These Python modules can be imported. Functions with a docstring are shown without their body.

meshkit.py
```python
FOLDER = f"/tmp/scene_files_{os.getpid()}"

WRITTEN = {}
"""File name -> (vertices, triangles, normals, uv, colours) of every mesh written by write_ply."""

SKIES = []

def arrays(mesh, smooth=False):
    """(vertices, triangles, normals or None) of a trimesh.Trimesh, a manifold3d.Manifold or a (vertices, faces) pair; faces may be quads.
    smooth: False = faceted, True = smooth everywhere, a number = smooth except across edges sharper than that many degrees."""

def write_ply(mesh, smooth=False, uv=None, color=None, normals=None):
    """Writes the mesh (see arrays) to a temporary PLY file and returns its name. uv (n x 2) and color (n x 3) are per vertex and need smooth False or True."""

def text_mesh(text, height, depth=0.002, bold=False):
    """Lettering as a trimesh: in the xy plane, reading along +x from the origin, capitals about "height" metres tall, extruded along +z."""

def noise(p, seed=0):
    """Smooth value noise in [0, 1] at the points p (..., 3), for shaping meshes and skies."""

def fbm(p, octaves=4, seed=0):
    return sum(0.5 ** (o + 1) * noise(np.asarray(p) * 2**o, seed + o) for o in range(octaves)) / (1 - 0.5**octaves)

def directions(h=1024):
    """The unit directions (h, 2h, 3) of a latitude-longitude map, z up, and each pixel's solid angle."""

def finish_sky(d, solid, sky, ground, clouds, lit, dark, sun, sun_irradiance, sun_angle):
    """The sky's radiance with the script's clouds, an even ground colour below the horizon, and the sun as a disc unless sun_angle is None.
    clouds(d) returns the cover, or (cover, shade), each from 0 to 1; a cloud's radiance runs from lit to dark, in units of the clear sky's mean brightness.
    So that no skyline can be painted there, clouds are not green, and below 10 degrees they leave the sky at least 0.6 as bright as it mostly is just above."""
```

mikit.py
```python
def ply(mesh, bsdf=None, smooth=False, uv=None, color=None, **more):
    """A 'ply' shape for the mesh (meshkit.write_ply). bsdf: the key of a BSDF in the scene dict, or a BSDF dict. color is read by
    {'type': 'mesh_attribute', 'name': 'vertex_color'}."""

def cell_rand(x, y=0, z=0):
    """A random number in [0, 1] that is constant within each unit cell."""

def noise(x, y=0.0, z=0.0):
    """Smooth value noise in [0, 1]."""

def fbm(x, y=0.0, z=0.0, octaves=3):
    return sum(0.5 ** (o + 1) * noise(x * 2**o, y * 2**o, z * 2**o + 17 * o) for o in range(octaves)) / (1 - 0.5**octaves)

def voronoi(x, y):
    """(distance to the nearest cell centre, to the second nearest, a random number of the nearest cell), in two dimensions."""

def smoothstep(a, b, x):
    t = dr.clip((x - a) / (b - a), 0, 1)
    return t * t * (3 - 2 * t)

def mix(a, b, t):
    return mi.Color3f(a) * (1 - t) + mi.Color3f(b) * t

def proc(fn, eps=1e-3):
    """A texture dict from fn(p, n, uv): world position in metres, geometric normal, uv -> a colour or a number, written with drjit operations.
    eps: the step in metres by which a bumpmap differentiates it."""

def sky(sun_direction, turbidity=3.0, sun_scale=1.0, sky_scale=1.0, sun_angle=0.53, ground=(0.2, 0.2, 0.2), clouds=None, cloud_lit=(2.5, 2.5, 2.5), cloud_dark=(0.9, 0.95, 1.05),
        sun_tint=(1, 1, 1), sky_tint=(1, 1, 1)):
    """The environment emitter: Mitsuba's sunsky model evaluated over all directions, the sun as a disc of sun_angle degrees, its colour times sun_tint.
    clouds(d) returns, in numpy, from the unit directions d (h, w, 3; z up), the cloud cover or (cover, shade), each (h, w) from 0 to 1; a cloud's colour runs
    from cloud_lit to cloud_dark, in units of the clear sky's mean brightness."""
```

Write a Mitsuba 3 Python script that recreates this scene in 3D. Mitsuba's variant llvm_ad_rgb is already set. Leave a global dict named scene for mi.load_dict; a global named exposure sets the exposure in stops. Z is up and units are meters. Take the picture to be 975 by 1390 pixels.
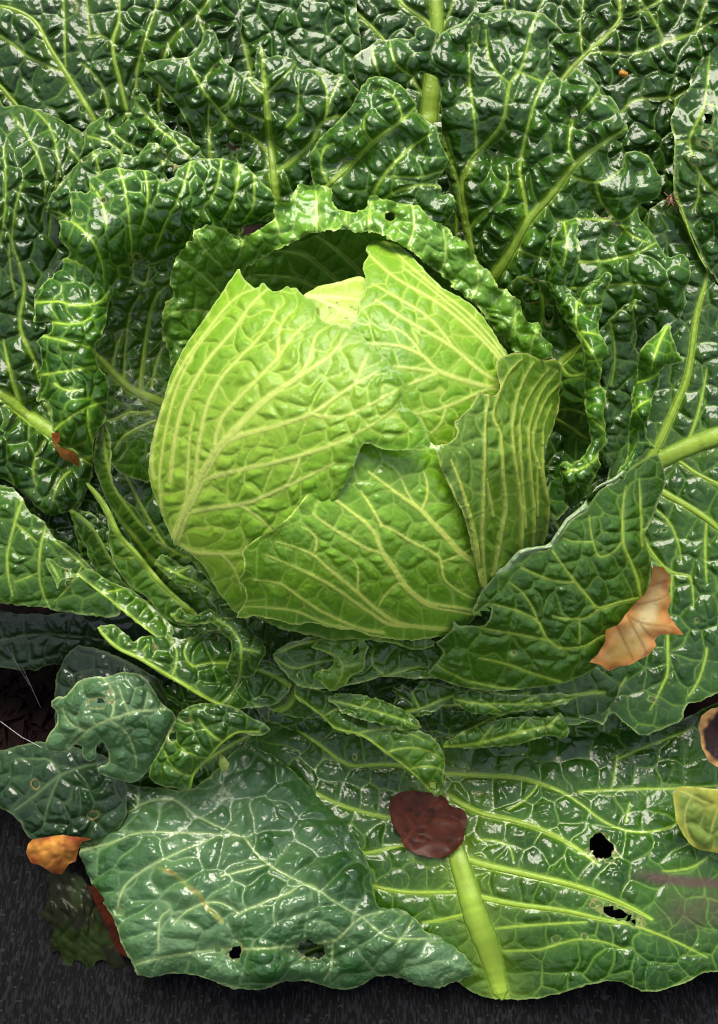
import math, random
import numpy as np, trimesh, shapely, mitsuba as mi, drjit as dr
from scipy.spatial import cKDTree
from scipy.interpolate import RBFInterpolator
from scipy.ndimage import gaussian_filter
import meshkit, mikit

# ------------------------------------------------------------------ camera, sky, exposure
HFOV = 44.0
PITCH = math.radians(60.0)
D0 = 0.5                                    # camera to the middle of the head
CX, CY = 487.5, 695.0
TX = math.tan(math.radians(HFOV / 2))
S = D0 * TX / CX                            # metres per picture unit at the head
HEAD_Z = 0.19
FWD = np.array([0, math.cos(PITCH), -math.sin(PITCH)])
RIGHT = np.array([1.0, 0, 0])
UP = np.array([0, math.sin(PITCH), math.cos(PITCH)])
EYE = np.array([0, 0, HEAD_Z]) - FWD * D0
scene, labels = {'type': 'scene'}, {}
scene['camera'] = {'type': 'perspective', 'fov': HFOV, 'fov_axis': 'x', 'near_clip': 0.01, 'far_clip': 200.0,
                   'to_world': mi.ScalarTransform4f().look_at(origin=EYE.tolist(), target=(EYE + FWD).tolist(), up=UP.tolist())}


def overcast(d):
    # an even overcast, brighter overhead than at the horizon, with soft broken layers
    up = np.clip(d[..., 2], 0, 1)
    q = d / (0.35 + up[..., None])
    f = meshkit.fbm(q * 2.2, 4, 11)
    return np.ones(up.shape), np.clip(1 - (0.5 + 0.5 * up) * (0.45 + 1.0 * np.clip((f - 0.3) * 1.8, 0, 1)), 0, 1)


scene['sky'] = mikit.sky((-0.06, 0.42, 0.90), turbidity=3, sun_scale=0.3, sun_angle=45, clouds=overcast, cloud_lit=(0.52, 0.575, 0.66), cloud_dark=(0.05, 0.053, 0.058),
                         sun_tint=(0.89, 0.98, 1.11))
exposure = 3.58

rng = np.random.default_rng(7)


def W(p):
    """(x, y, e): x, y across the view in units of S, e towards the eye in the same units -> world points."""
    p = np.atleast_2d(np.asarray(p, float))
    dep = D0 - p[:, 2] * S
    return EYE + dep[:, None] * (FWD + ((p[:, 0] - CX) / CX * TX)[:, None] * RIGHT - ((p[:, 1] - CY) / CX * TX)[:, None] * UP)


def ground_e(x, y, z=0.0):
    k = -FWD[2] + (y - CY) / CX * TX * UP[2]
    return (D0 - (EYE[2] - z) / k) / S


# ------------------------------------------------------------------ materials
VC = {'type': 'mesh_attribute', 'name': 'vertex_color'}
def pucker(p, n, uv):
    return mikit.fbm(p.x * 650, p.y * 650, p.z * 650, 2)


scene['leaf_wet'] = {'type': 'twosided', 'bsdf': {'type': 'bumpmap', 'scale': 0.00025, 'height': mikit.proc(pucker, eps=2.5e-4), 'bsdf': {'type': 'principled', 'base_color': VC, 'specular': 0.48, 'clearcoat': 0.9, 'clearcoat_gloss': 0.95,
    'roughness': mikit.proc(lambda p, n, uv: 0.10 + 0.2 * mikit.fbm(p.x * 90, p.y * 90, p.z * 90))}}}
scene['leaf_head'] = {'type': 'twosided', 'bsdf': {'type': 'bumpmap', 'scale': 0.00025, 'height': mikit.proc(pucker, eps=2.5e-4), 'bsdf': {'type': 'principled', 'base_color': VC, 'specular': 0.45,
    'roughness': mikit.proc(lambda p, n, uv: 0.26 + 0.25 * mikit.fbm(p.x * 150, p.y * 150, p.z * 150))}}}
scene['leaf_waxy'] = {'type': 'twosided', 'bsdf': {'type': 'bumpmap', 'scale': 0.0005, 'height': mikit.proc(pucker, eps=2.5e-4), 'bsdf': {'type': 'principled', 'base_color': VC, 'specular': 0.9, 'clearcoat': 0.7, 'clearcoat_gloss': 0.93,
    'roughness': mikit.proc(lambda p, n, uv: 0.18 + 0.2 * mikit.fbm(p.x * 120, p.y * 120, p.z * 120))}}}
scene['dry_leaf'] = {'type': 'twosided', 'bsdf': {'type': 'principled', 'base_color': VC, 'roughness': 0.5, 'specular': 0.35}}
scene['wet_dead'] = {'type': 'twosided', 'bsdf': {'type': 'principled', 'base_color': VC, 'roughness': 0.4, 'specular': 0.2, 'clearcoat': 0.15, 'clearcoat_gloss': 0.96}}


def soil_color(p, n, uv):
    a = mikit.fbm(p.x * 60, p.y * 60, p.z * 60, 4)
    return mikit.mix((0.006, 0.004, 0.0035), (0.028, 0.014, 0.012), mikit.smoothstep(0.35, 0.7, a))


scene['soil'] = {'type': 'principled', 'base_color': mikit.proc(soil_color), 'roughness': 0.9, 'specular': 0.1}


def weave(p, n, uv):
    return 0.65 * mikit.noise(p.x * 900, p.y * 260) + 0.55 * mikit.noise(p.x * 1500 + 9, p.y * 420)


def fabric_color(p, n, uv):
    h = weave(p, n, uv)
    s = mikit.fbm(p.x * 400, p.y * 400, 3.0, 2)
    c = mikit.mix((0.003, 0.003, 0.0035), (0.013, 0.013, 0.016), mikit.smoothstep(0.45, 0.95, h))
    return mikit.mix(c, (0.022, 0.021, 0.023), mikit.smoothstep(0.74, 0.85, s))


scene['fabric'] = {'type': 'twosided', 'bsdf': {'type': 'principled', 'base_color': mikit.proc(fabric_color), 'roughness': 0.8, 'specular': 0.12}}
scene['bark'] = {'type': 'principled', 'base_color': {'type': 'rgb', 'value': (0.011, 0.004, 0.0035)}, 'roughness': 0.8, 'specular': 0.15}
scene['thread'] = {'type': 'principled', 'base_color': {'type': 'rgb', 'value': (0.6, 0.6, 0.58)}, 'roughness': 0.4}
scene['spider_brown'] = {'type': 'principled', 'base_color': {'type': 'rgb', 'value': (0.22, 0.09, 0.06)}, 'roughness': 0.5}

# name: lamina dark, lamina mid, vein, fine vein, rim
COL = {
    'dark':  [(0.012, 0.056, 0.003), (0.032, 0.110, 0.005), (0.33, 0.50, 0.05), (0.16, 0.31, 0.03), (0.30, 0.42, 0.12)],
    'mid':   [(0.024, 0.090, 0.003), (0.056, 0.165, 0.005), (0.36, 0.53, 0.06), (0.19, 0.35, 0.035), (0.34, 0.46, 0.14)],
    'fresh': [(0.058, 0.17, 0.007), (0.10, 0.245, 0.010), (0.36, 0.52, 0.09), (0.22, 0.38, 0.06), (0.42, 0.55, 0.14)],
    'lime':  [(0.138, 0.345, 0.009), (0.235, 0.44, 0.024), (0.56, 0.68, 0.15), (0.44, 0.60, 0.09), (0.50, 0.62, 0.20)],
    'yellow': [(0.34, 0.50, 0.05), (0.42, 0.56, 0.07), (0.65, 0.72, 0.22), (0.55, 0.66, 0.15), (0.5, 0.62, 0.15)],
    'waxy':  [(0.018, 0.088, 0.012), (0.105, 0.215, 0.085), (0.32, 0.44, 0.16), (0.20, 0.32, 0.13), (0.36, 0.46, 0.18)],
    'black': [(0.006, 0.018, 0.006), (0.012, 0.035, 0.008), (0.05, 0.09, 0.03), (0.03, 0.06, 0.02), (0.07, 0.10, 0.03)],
    'yellowing': [(0.12, 0.20, 0.03), (0.18, 0.26, 0.04), (0.42, 0.46, 0.10), (0.26, 0.34, 0.08), (0.5, 0.5, 0.1)],
}


# ------------------------------------------------------------------ the leaf builder
def pts(s):
    return np.array([[float(v) for v in q.split(',')] for q in s.split()])


def chaikin(p, it=1):
    for _ in range(it):
        q = np.roll(p, -1, 0)
        p = np.stack([0.78 * p + 0.22 * q, 0.22 * p + 0.78 * q], 1).reshape(-1, 2)
    return p


def dense(p, closed, ds=1.0):
    if closed:
        p = np.vstack([p, p[:1]])
    seg = np.linalg.norm(np.diff(p, axis=0), axis=1)
    t = np.r_[0, np.cumsum(seg)]
    u = np.linspace(0, t[-1], max(4, int(t[-1] / ds)))
    return np.stack([np.interp(u, t, p[:, k]) for k in range(p.shape[1])], 1)


def spline(p, ds=1.5):
    if len(p) < 3:
        return dense(p, False, ds)
    from scipy.interpolate import PchipInterpolator
    t = np.r_[0, np.cumsum(np.linalg.norm(np.diff(p, axis=0), axis=1))]
    u = np.linspace(0, t[-1], max(5, int(t[-1] / ds)))
    return np.stack([PchipInterpolator(t, p[:, k])(u) for k in range(2)], 1)


def n2(xy, sc, seed=0):
    return meshkit.noise(np.c_[xy / sc, np.full(len(xy), seed * 3.7)], seed)


def f2(xy, sc, seed=0, o=3):
    return meshkit.fbm(np.c_[xy / sc, np.full(len(xy), seed * 3.7)], o, seed)


def head_e(xy):
    q = ((xy[:, 0] - 480) / 292) ** 2 + ((xy[:, 1] - 612) / 292) ** 2
    return 235 * np.where(q < 0.93, np.sqrt(np.maximum(1 - q, 0.0)), math.sqrt(0.07) - (q - 0.93) * 1.9)


SEED = [0]


class Sheet:
    def __init__(s, outline, depth, veins=(), col='dark', cell=24, amp=5.0, step=1.65, serr=3.2, ruffle=(6, 14, 18), roll=(0, 30), holes=(), head=None,
                 aniso=None, fine=0.45, ridge=0.0, spots=0.4, tint=None, wave=5.0, warp=12.0, smooth_depth=0.0, thin=0.75, soft=1.0, chaik=True, dz=0, gain=1.0, kw_small=False):
        SEED[0] += 1
        s.__dict__.update(locals()); s.id = SEED[0]
        s.out = chaikin(pts(outline), 1) if s.chaik else pts(outline); s.poly = shapely.Polygon(s.out).buffer(0)
        o = s.out[(s.out[:, 0] < -30) | (s.out[:, 0] > 1005) | (s.out[:, 1] < -30)]
        if len(o) and chaik:                # blades that leave the picture go on to a rounded end of their own
            far = s.out.copy(); c = far.mean(0)
            push = (far[:, 0] < -30) | (far[:, 0] > 1005) | (far[:, 1] < -30)
            far[push] += (far[push] - c) / np.linalg.norm(far[push] - c, axis=1, keepdims=True) * (110 + 50 * n2(far[push], 60, s.id))[:, None]
            big = shapely.union(s.poly, shapely.Polygon(far).buffer(0).buffer(-34).buffer(34))
            big = max(getattr(big, 'geoms', [big]), key=lambda q: q.area)
            s.poly = shapely.Polygon(big.exterior); s.out = np.array(s.poly.exterior.coords)[:-1]
        if col in ('dark', 'mid') and s.poly.area > 15000 and not kw_small:
            r = np.random.default_rng(s.id * 5); b = s.poly.bounds; h = list(holes)
            for _ in range(int(2 + s.poly.area / 22000)):
                h.append((r.uniform(b[0], b[2]), r.uniform(b[1], b[3]), r.uniform(1.8, 4.2), r.uniform(1.8, 4.2)))
            s.holes = h
        shapely.prepare(s.poly)
        s.btree = cKDTree(dense(s.out, True, 0.8))
        dp = pts(depth)
        if len(dp) == 1: dp = np.vstack([dp, dp + [50, 0, 0], dp + [0, 50, 0]])
        s.rbf = RBFInterpolator(dp[:, :2], dp[:, 2], kernel='thin_plate_spline', degree=1, smoothing=smooth_depth) if len(dp) > 2 else None
        s.v = []
        for v in veins:
            k = 0.85 if col in ('lime', 'yellow') else 0.72 if max(v[:2]) < 9 else 0.88
            w0, w1, line = v[0] * k, v[1] * k, spline(pts(v[2]))
            u = np.linspace(0, 1, len(line)); s.v.append(((w0 + (w1 - w0) * u) * (1 - .5 * np.clip((u - .7) / .3, 0, 1)), line))

    def sd(s, xy, fuzz=True):
        d = s.btree.query(xy)[0]
        d = np.where(shapely.contains_xy(s.poly, xy[:, 0], xy[:, 1]), d, -d)
        if fuzz:
            d = d - s.serr * ((n2(xy, 8, s.id) - 0.35) + 0.8 * (n2(xy, 3.8, s.id + 50) - 0.5))
        for h in s.holes:
            a = math.radians(h[4]) if len(h) > 4 else 0
            q = xy - np.array(h[:2]); q = np.c_[q[:, 0] * math.cos(a) + q[:, 1] * math.sin(a), -q[:, 0] * math.sin(a) + q[:, 1] * math.cos(a)]
            r = np.hypot(q[:, 0] / h[2], q[:, 1] / h[3])
            d = np.minimum(d, (r - 0.92 + 0.9 * (n2(xy, 7, s.id + 9) - 0.5) + 0.35 * (n2(xy, 3, s.id + 8) - 0.5)) * min(h[2], h[3]))
        return d

    def base(s, xy, sd):
        e = s.rbf(xy) + s.dz
        e = e - 0.45 * np.maximum(0, np.max([-xy[:, 0], xy[:, 0] - 975, -xy[:, 1]], axis=0)) * (s.head is None)
        if s.head is not None: e = e + head_e(xy) * s.head
        a, w = s.roll
        e = e - a * np.exp(-np.maximum(sd, 0) / w)
        a, w, sc = s.ruffle
        e = e + 2 * a * np.exp(-np.maximum(sd, 0) / w) * (n2(xy, sc, s.id + 3) - 0.5)
        return e + s.wave * 2 * (f2(xy, 75, s.id + 5, 2) - 0.5)

    def grid(s, step):
        lo, hi = s.out.min(0) - 3 * step, s.out.max(0) + 3 * step
        nx, ny = (np.ceil((hi - lo) / step)).astype(int) + 1
        gx, gy = np.meshgrid(lo[0] + step * np.arange(nx), lo[1] + step * np.arange(ny))
        xy = np.c_[gx.ravel(), gy.ravel()]
        sd = s.sd(xy)
        g = np.stack(np.gradient(sd.reshape(ny, nx), step)[::-1], -1).reshape(-1, 2)
        g /= np.maximum(np.linalg.norm(g, axis=1, keepdims=True), 0.3)
        ins = sd > 0
        mv = np.clip(-sd, 0, 1.6 * step)
        xy = np.where(ins[:, None], xy, xy + g * mv[:, None])
        i = np.arange(nx * ny).reshape(ny, nx)
        a, b, c, d = i[:-1, :-1].ravel(), i[:-1, 1:].ravel(), i[1:, 1:].ravel(), i[1:, :-1].ravel()
        par = ((np.arange(len(a)) % 2) == 0)[:, None]
        f = np.vstack([np.where(par, np.c_[a, d, c], np.c_[a, d, b]), np.where(par, np.c_[a, c, b], np.c_[b, d, c])])
        f = f[ins[f].sum(1) >= 1]
        used, inv = np.unique(f, return_inverse=True)
        s.shape, s.used = (ny, nx), used
        return xy[used], np.maximum(sd[used], 0), inv.reshape(-1, 3)

    def normal(s, xy, sd):
        h = 3.0
        # gradient of the base surface; the distance to the rim changes slowly enough to be taken again
        ex = s.base(xy + [h, 0], s.sd(xy + [h, 0], False)) - s.base(xy - [h, 0], s.sd(xy - [h, 0], False))
        ey = s.base(xy + [0, h], s.sd(xy + [0, h], False)) - s.base(xy - [0, h], s.sd(xy - [0, h], False))
        n = np.c_[-np.clip(ex / (2 * h), -2.5, 2.5), -np.clip(ey / (2 * h), -2.5, 2.5), np.ones(len(xy))]
        return n / np.linalg.norm(n, axis=1, keepdims=True)

    def cells(s, xy, cell, seed, follow):
        """Distance to the net of veins between cells, and a random number for each cell."""
        r = np.random.default_rng(seed)
        M = np.eye(2)
        if s.aniso:
            a = math.radians(s.aniso[0]); k = s.aniso[1]
            R = np.array([[math.cos(a), math.sin(a)], [-math.sin(a), math.cos(a)]])
            M = np.diag([1 / k, 1.0]) @ R
        q = xy + s.warp * (np.c_[n2(xy, 26, seed + 1), n2(xy, 26, seed + 2)] - 0.5) * 2
        q = q @ M.T
        lo, hi = q.min(0) - cell, q.max(0) + cell
        keep = []
        if follow and s.v:
            for w, line in s.v:
                k = max(1, int(cell * 0.95 / 1.5))
                P = line[::k]; Tn = np.gradient(line, axis=0)[::k]; Tn /= np.maximum(np.linalg.norm(Tn, axis=1, keepdims=True), 1e-9)
                N = np.c_[-Tn[:, 1], Tn[:, 0]]
                off = (w[::k] / 2 + cell * 0.42)[:, None]
                j = r.uniform(-0.28, 0.28, (len(P), 1)) * cell
                keep += [P + N * off + Tn * j, P - N * off - Tn * j]
            A = np.vstack(keep) @ M.T
        else:
            A = np.zeros((0, 2))
        n = int((hi - lo).prod() / cell ** 2 * 1.05) + 8
        gx, gy = np.meshgrid(np.arange(lo[0], hi[0], cell), np.arange(lo[1], hi[1], cell))
        gx = gx + (np.arange(gx.shape[0]) % 2)[:, None] * cell / 2
        B = np.c_[gx.ravel(), gy.ravel()] + r.uniform(-0.42, 0.42, (gx.size, 2)) * cell
        if len(A):
            # thin the seeds beside veins, then drop free seeds near them
            order = r.permutation(len(A)); t = cKDTree(A); alive = np.ones(len(A), bool)
            for i in order:
                if alive[i]:
                    for j in t.query_ball_point(A[i], cell * 0.55):
                        if j != i: alive[j] = False
            A = A[alive]
            B = B[cKDTree(A).query(B)[0] > 0.72 * cell]
        P = np.vstack([A, B])
        d, i = cKDTree(P).query(q, k=2)
        a, b = P[i[:, 0]], P[i[:, 1]]
        sep = np.maximum(np.linalg.norm(a - b, axis=1), 1e-6)
        edge = (d[:, 1] ** 2 - d[:, 0] ** 2) / (2 * sep)
        return edge, r.random(len(P))[i[:, 0]]

    def build(s):
        xy, sd, f = s.grid(s.step)
        e = s.base(xy, sd)
        E, M = np.zeros(s.shape), np.zeros(s.shape)
        E.ravel()[s.used] = e; M.ravel()[s.used] = 1
        B = gaussian_filter(M, 2.2 / s.step)
        E = np.where(B > 1e-6, gaussian_filter(E, 2.2 / s.step) / np.maximum(B, 1e-6), 0)
        gy, gx = (np.clip(q.ravel()[s.used], -2.5, 2.5) for q in np.gradient(E, s.step))
        n = np.c_[-gx, -gy, np.ones(len(xy))]; n /= np.linalg.norm(n, axis=1, keepdims=True)
        vd = np.full(len(xy), 1e3); vw = np.ones(len(xy))
        for w, line in s.v:
            d, i = cKDTree(line).query(xy)
            d = d - w[i] / 2
            vw = np.where(d < vd, w[i], vw); vd = np.minimum(vd, d)
        b1, r1 = s.cells(xy, s.cell * 1.12, s.id * 11 + 1, True)
        b2, r2 = s.cells(xy, s.cell * 1.25 * s.fine, s.id * 11 + 2, False)
        vdp = np.maximum(vd, 0)
        m1 = np.minimum(b1, vdp + 1.0)
        fade = 1 - np.exp(-sd / (0.35 * s.cell))
        dome1 = np.tanh((m1 / (0.20 * s.cell)) ** 1.2)
        dome2 = np.tanh((b2 / (0.28 * s.cell * s.fine)) ** 1.2)
        strong = np.clip(-0.35 + 2.6 * f2(xy, 60, s.id + 21, 2), 0.2, 1.7)
        h = 1.2 * s.amp * fade * strong * dome1 * (0.5 + 0.5 * r1 + dome2 * (0.1 + 0.9 * r2 ** 1.5) + 0.35 * (f2(xy, 14, s.id + 31, 2) - 0.5) + 0.45 * (0.75 - np.abs(2 * f2(xy, 13, s.id + 33, 3) - 1)) * dome1)
        H, M = np.zeros(s.shape), np.zeros(s.shape)
        H.ravel()[s.used] = h; M.ravel()[s.used] = 1
        sg = 1.15 / s.step * s.soft
        h = (gaussian_filter(H, sg) / np.maximum(gaussian_filter(M, sg), 1e-3)).ravel()[s.used]
        if s.ridge:                        # veins standing proud of the back of a leaf
            h = h + s.ridge * (np.sqrt(np.maximum(vw, 1)) * np.exp(-np.maximum(vd, 0) / 1.6) + 0.5 * np.exp(-(b1 / 1.5) ** 2))
        p = np.c_[xy, e] + n * h[:, None]
        # colour
        c = [np.array(x) for x in COL[s.col]]
        t = np.clip(1.6 * f2(xy, 60, s.id + 41) - 0.3 + 0.5 * (r1 - 0.5), 0, 1)[:, None]
        col = c[0] * (1 - t) + c[1] * t
        col = col * (0.85 + 0.3 * f2(xy, 10, s.id + 43)[:, None])
        k2 = np.clip(1.3 * f2(xy, 33, s.id + 48, 2) - .1, 0, .8)[:, None] * np.exp(-(b2 / 0.8) ** 2)[:, None] * s.thin
        col = col * (1 - k2) + (0.5 * col + 0.5 * c[3]) * k2
        wv = 0.75 + 1.0 * f2(xy, 50, s.id + 45, 2)
        k1 = np.clip((0.35 + 1.0 * f2(xy, 38, s.id + 46, 2)) * np.exp(-(b1 / (0.85 * wv)) ** 2), 0, 0.95)[:, None] * s.thin
        col = col * (1 - k1) + c[3] * k1
        halo = 0.38 * np.exp(-np.maximum(vd, 0) / (2 + 0.5 * vw))[:, None]
        col = col * (1 - halo) + c[3] * halo
        kv = np.clip(1 - np.maximum(vd + 0.3, 0) / 1.4, 0, 1)[:, None]
        col = col * (1 - kv) + c[2] * (0.85 + 0.3 * f2(xy, 14, s.id + 47))[:, None] * kv
        kr = np.clip(1.25 - sd / (0.9 + 2.6 * n2(xy, 17, s.id + 49)), 0, 1)[:, None] * (0.45 + 0.55 * n2(xy, 21, s.id + 52))[:, None]
        col = col * (1 - kr) + c[4] * kr
        k = np.clip((n2(xy, 3.2, s.id + 53) - 0.80) * 9, 0, 1) * np.clip((f2(xy, 45, s.id + 54, 2) - 0.5) * 5, 0, 1) * s.spots
        col = col * (1 - k[:, None]) + np.array([0.30, 0.36, 0.10]) * k[:, None]
        k = np.clip((n2(xy, 3.6, s.id + 55) - 0.86) * 9, 0, 1) * np.clip((f2(xy, 60, s.id + 56, 2) - 0.52) * 5, 0, 1)
        col = col * (1 - k[:, None]) + np.array([0.05, 0.03, 0.012]) * k[:, None]
        for hx in s.holes:               # gnawed rims dry out brown
            r = np.hypot(xy[:, 0] - hx[0], xy[:, 1] - hx[1]) / max(hx[2], hx[3])
            k = np.clip(1.1 - sd / 2.2, 0, 1) * (r < 1.7) * (n2(xy, 6, s.id + 57) > 0.5) * 0.7
            col = col * (1 - k[:, None]) + np.array([0.20, 0.12, 0.035]) * k[:, None]
        col = col * s.gain
        if s.tint: col = s.tint(xy, sd, col, s)
        # the under side: plain, a little below, on a coarse net
        xb, sb, fb = s.grid(6.0)
        eb = s.base(xb, sb); pb = np.c_[xb, eb - 1.2 * np.clip(sb / 3, 0, 1) - 0.3]
        nb = len(p)
        cb = np.tile(c[1] * 0.9 + 0.1 * c[3], (len(pb), 1))
        if s.tint: cb[:] = col.mean(0)
        V = np.vstack([p, pb]); F = np.vstack([f, fb[:, ::-1] + nb]); C = np.vstack([col, cb])
        return W(V), F, C

    def tube(s, vi, lift=0.42, color=None, seed=0):
        """A main vein as a tapering rib lying on the blade."""
        w, line = s.v[vi]
        sd = s.sd(line)
        ok = sd > -2
        w, line = w[ok], line[ok]
        if len(line) < 5: return None
        sd = np.maximum(sd[ok], 0)
        e = s.base(line, sd); n = s.normal(line, sd)
        T = np.gradient(np.c_[line, e], axis=0); T /= np.linalg.norm(T, axis=1, keepdims=True)
        L = np.cross(n, T); L /= np.linalg.norm(L, axis=1, keepdims=True); N = np.cross(T, L)
        k = 14
        th = np.arange(k) * 2 * np.pi / k
        taper = np.ones(len(line)); m = min(6, len(line) // 3); taper[:m] = np.linspace(0.5, 1, m); m = max(m, int(len(line) * (.35 if s.v[vi][0][0] > s.v[vi][0][len(line) // 2] else .04))); taper[-m:] = np.linspace(1, 0.12, m)
        w = w * taper * (0.93 + 0.14 * n2(line, 14, s.id + seed))
        P = np.c_[line, e][:, None] + L[:, None] * (np.cos(th)[None, :, None] * (w / 2)[:, None, None]) + N[:, None] * ((np.sin(th)[None, :, None] * lift * 0.7) * w[:, None, None])
        i, j = np.meshgrid(np.arange(len(line) - 1), np.arange(k), indexing='ij')
        q = np.stack([i * k + j, i * k + (j + 1) % k, (i + 1) * k + (j + 1) % k, (i + 1) * k + j], -1).reshape(-1, 4)
        f = np.vstack([q[:, [0, 1, 2]], q[:, [0, 2, 3]]])
        V = P.reshape(-1, 3)
        V = np.vstack([V, V[:k].mean(0), V[-k:].mean(0)]); a = len(V) - 2
        jj = np.arange(k)
        f = np.vstack([f, np.c_[np.full(k, a), (jj + 1) % k, jj], np.c_[np.full(k, a + 1), (len(line) - 1) * k + jj, (len(line) - 1) * k + (jj + 1) % k]])
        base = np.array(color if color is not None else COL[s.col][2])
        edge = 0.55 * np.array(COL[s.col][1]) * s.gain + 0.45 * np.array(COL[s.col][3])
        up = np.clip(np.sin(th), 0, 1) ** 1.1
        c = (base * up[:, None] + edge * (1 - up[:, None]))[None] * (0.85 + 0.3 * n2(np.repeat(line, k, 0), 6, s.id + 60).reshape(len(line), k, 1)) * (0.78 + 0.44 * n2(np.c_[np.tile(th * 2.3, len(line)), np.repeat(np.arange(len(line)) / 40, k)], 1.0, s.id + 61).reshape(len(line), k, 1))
        C = np.vstack([c.reshape(-1, 3), base, base])
        return W(V), f[:, ::-1], C


def emit(key, parts, bsdf):
    V, F, C, k = [], [], [], 0
    for v, f, c in parts:
        V.append(v); F.append(f + k); C.append(c); k += len(v)
    m = trimesh.Trimesh(np.vstack(V), np.vstack(F), process=False)
    # every triangle of an upper side faces the eye
    scene[key] = mikit.ply(m, bsdf, smooth=True, color=np.clip(np.vstack(C), 0.001, 0.9))


def numbered(k):
    if k not in scene: return k
    i = 1
    while f'{k}_{i:03d}' in scene: i += 1
    return f'{k}_{i:03d}'


def leaf(kind, sheets, bsdf='leaf_wet', ribs=(), label=None):
    """One leaf of the cabbage: its blade (one or more folds of it) and its big ribs. ribs: (sheet, vein, lift)."""
    key = numbered('cabbage__' + kind)
    emit(key, [s.build() for s in sheets], bsdf)
    for i, (si, vi, lift) in enumerate(ribs):
        t = sheets[si].tube(vi, lift, seed=i)
        if t is None: continue
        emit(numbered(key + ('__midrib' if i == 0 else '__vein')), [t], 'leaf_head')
    if label: labels[key] = {'label': label}
    return key


labels['cabbage'] = {'label': 'large green crinkled savoy cabbage with pale lime head and wide wet outer leaves', 'category': 'cabbage'}

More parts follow.
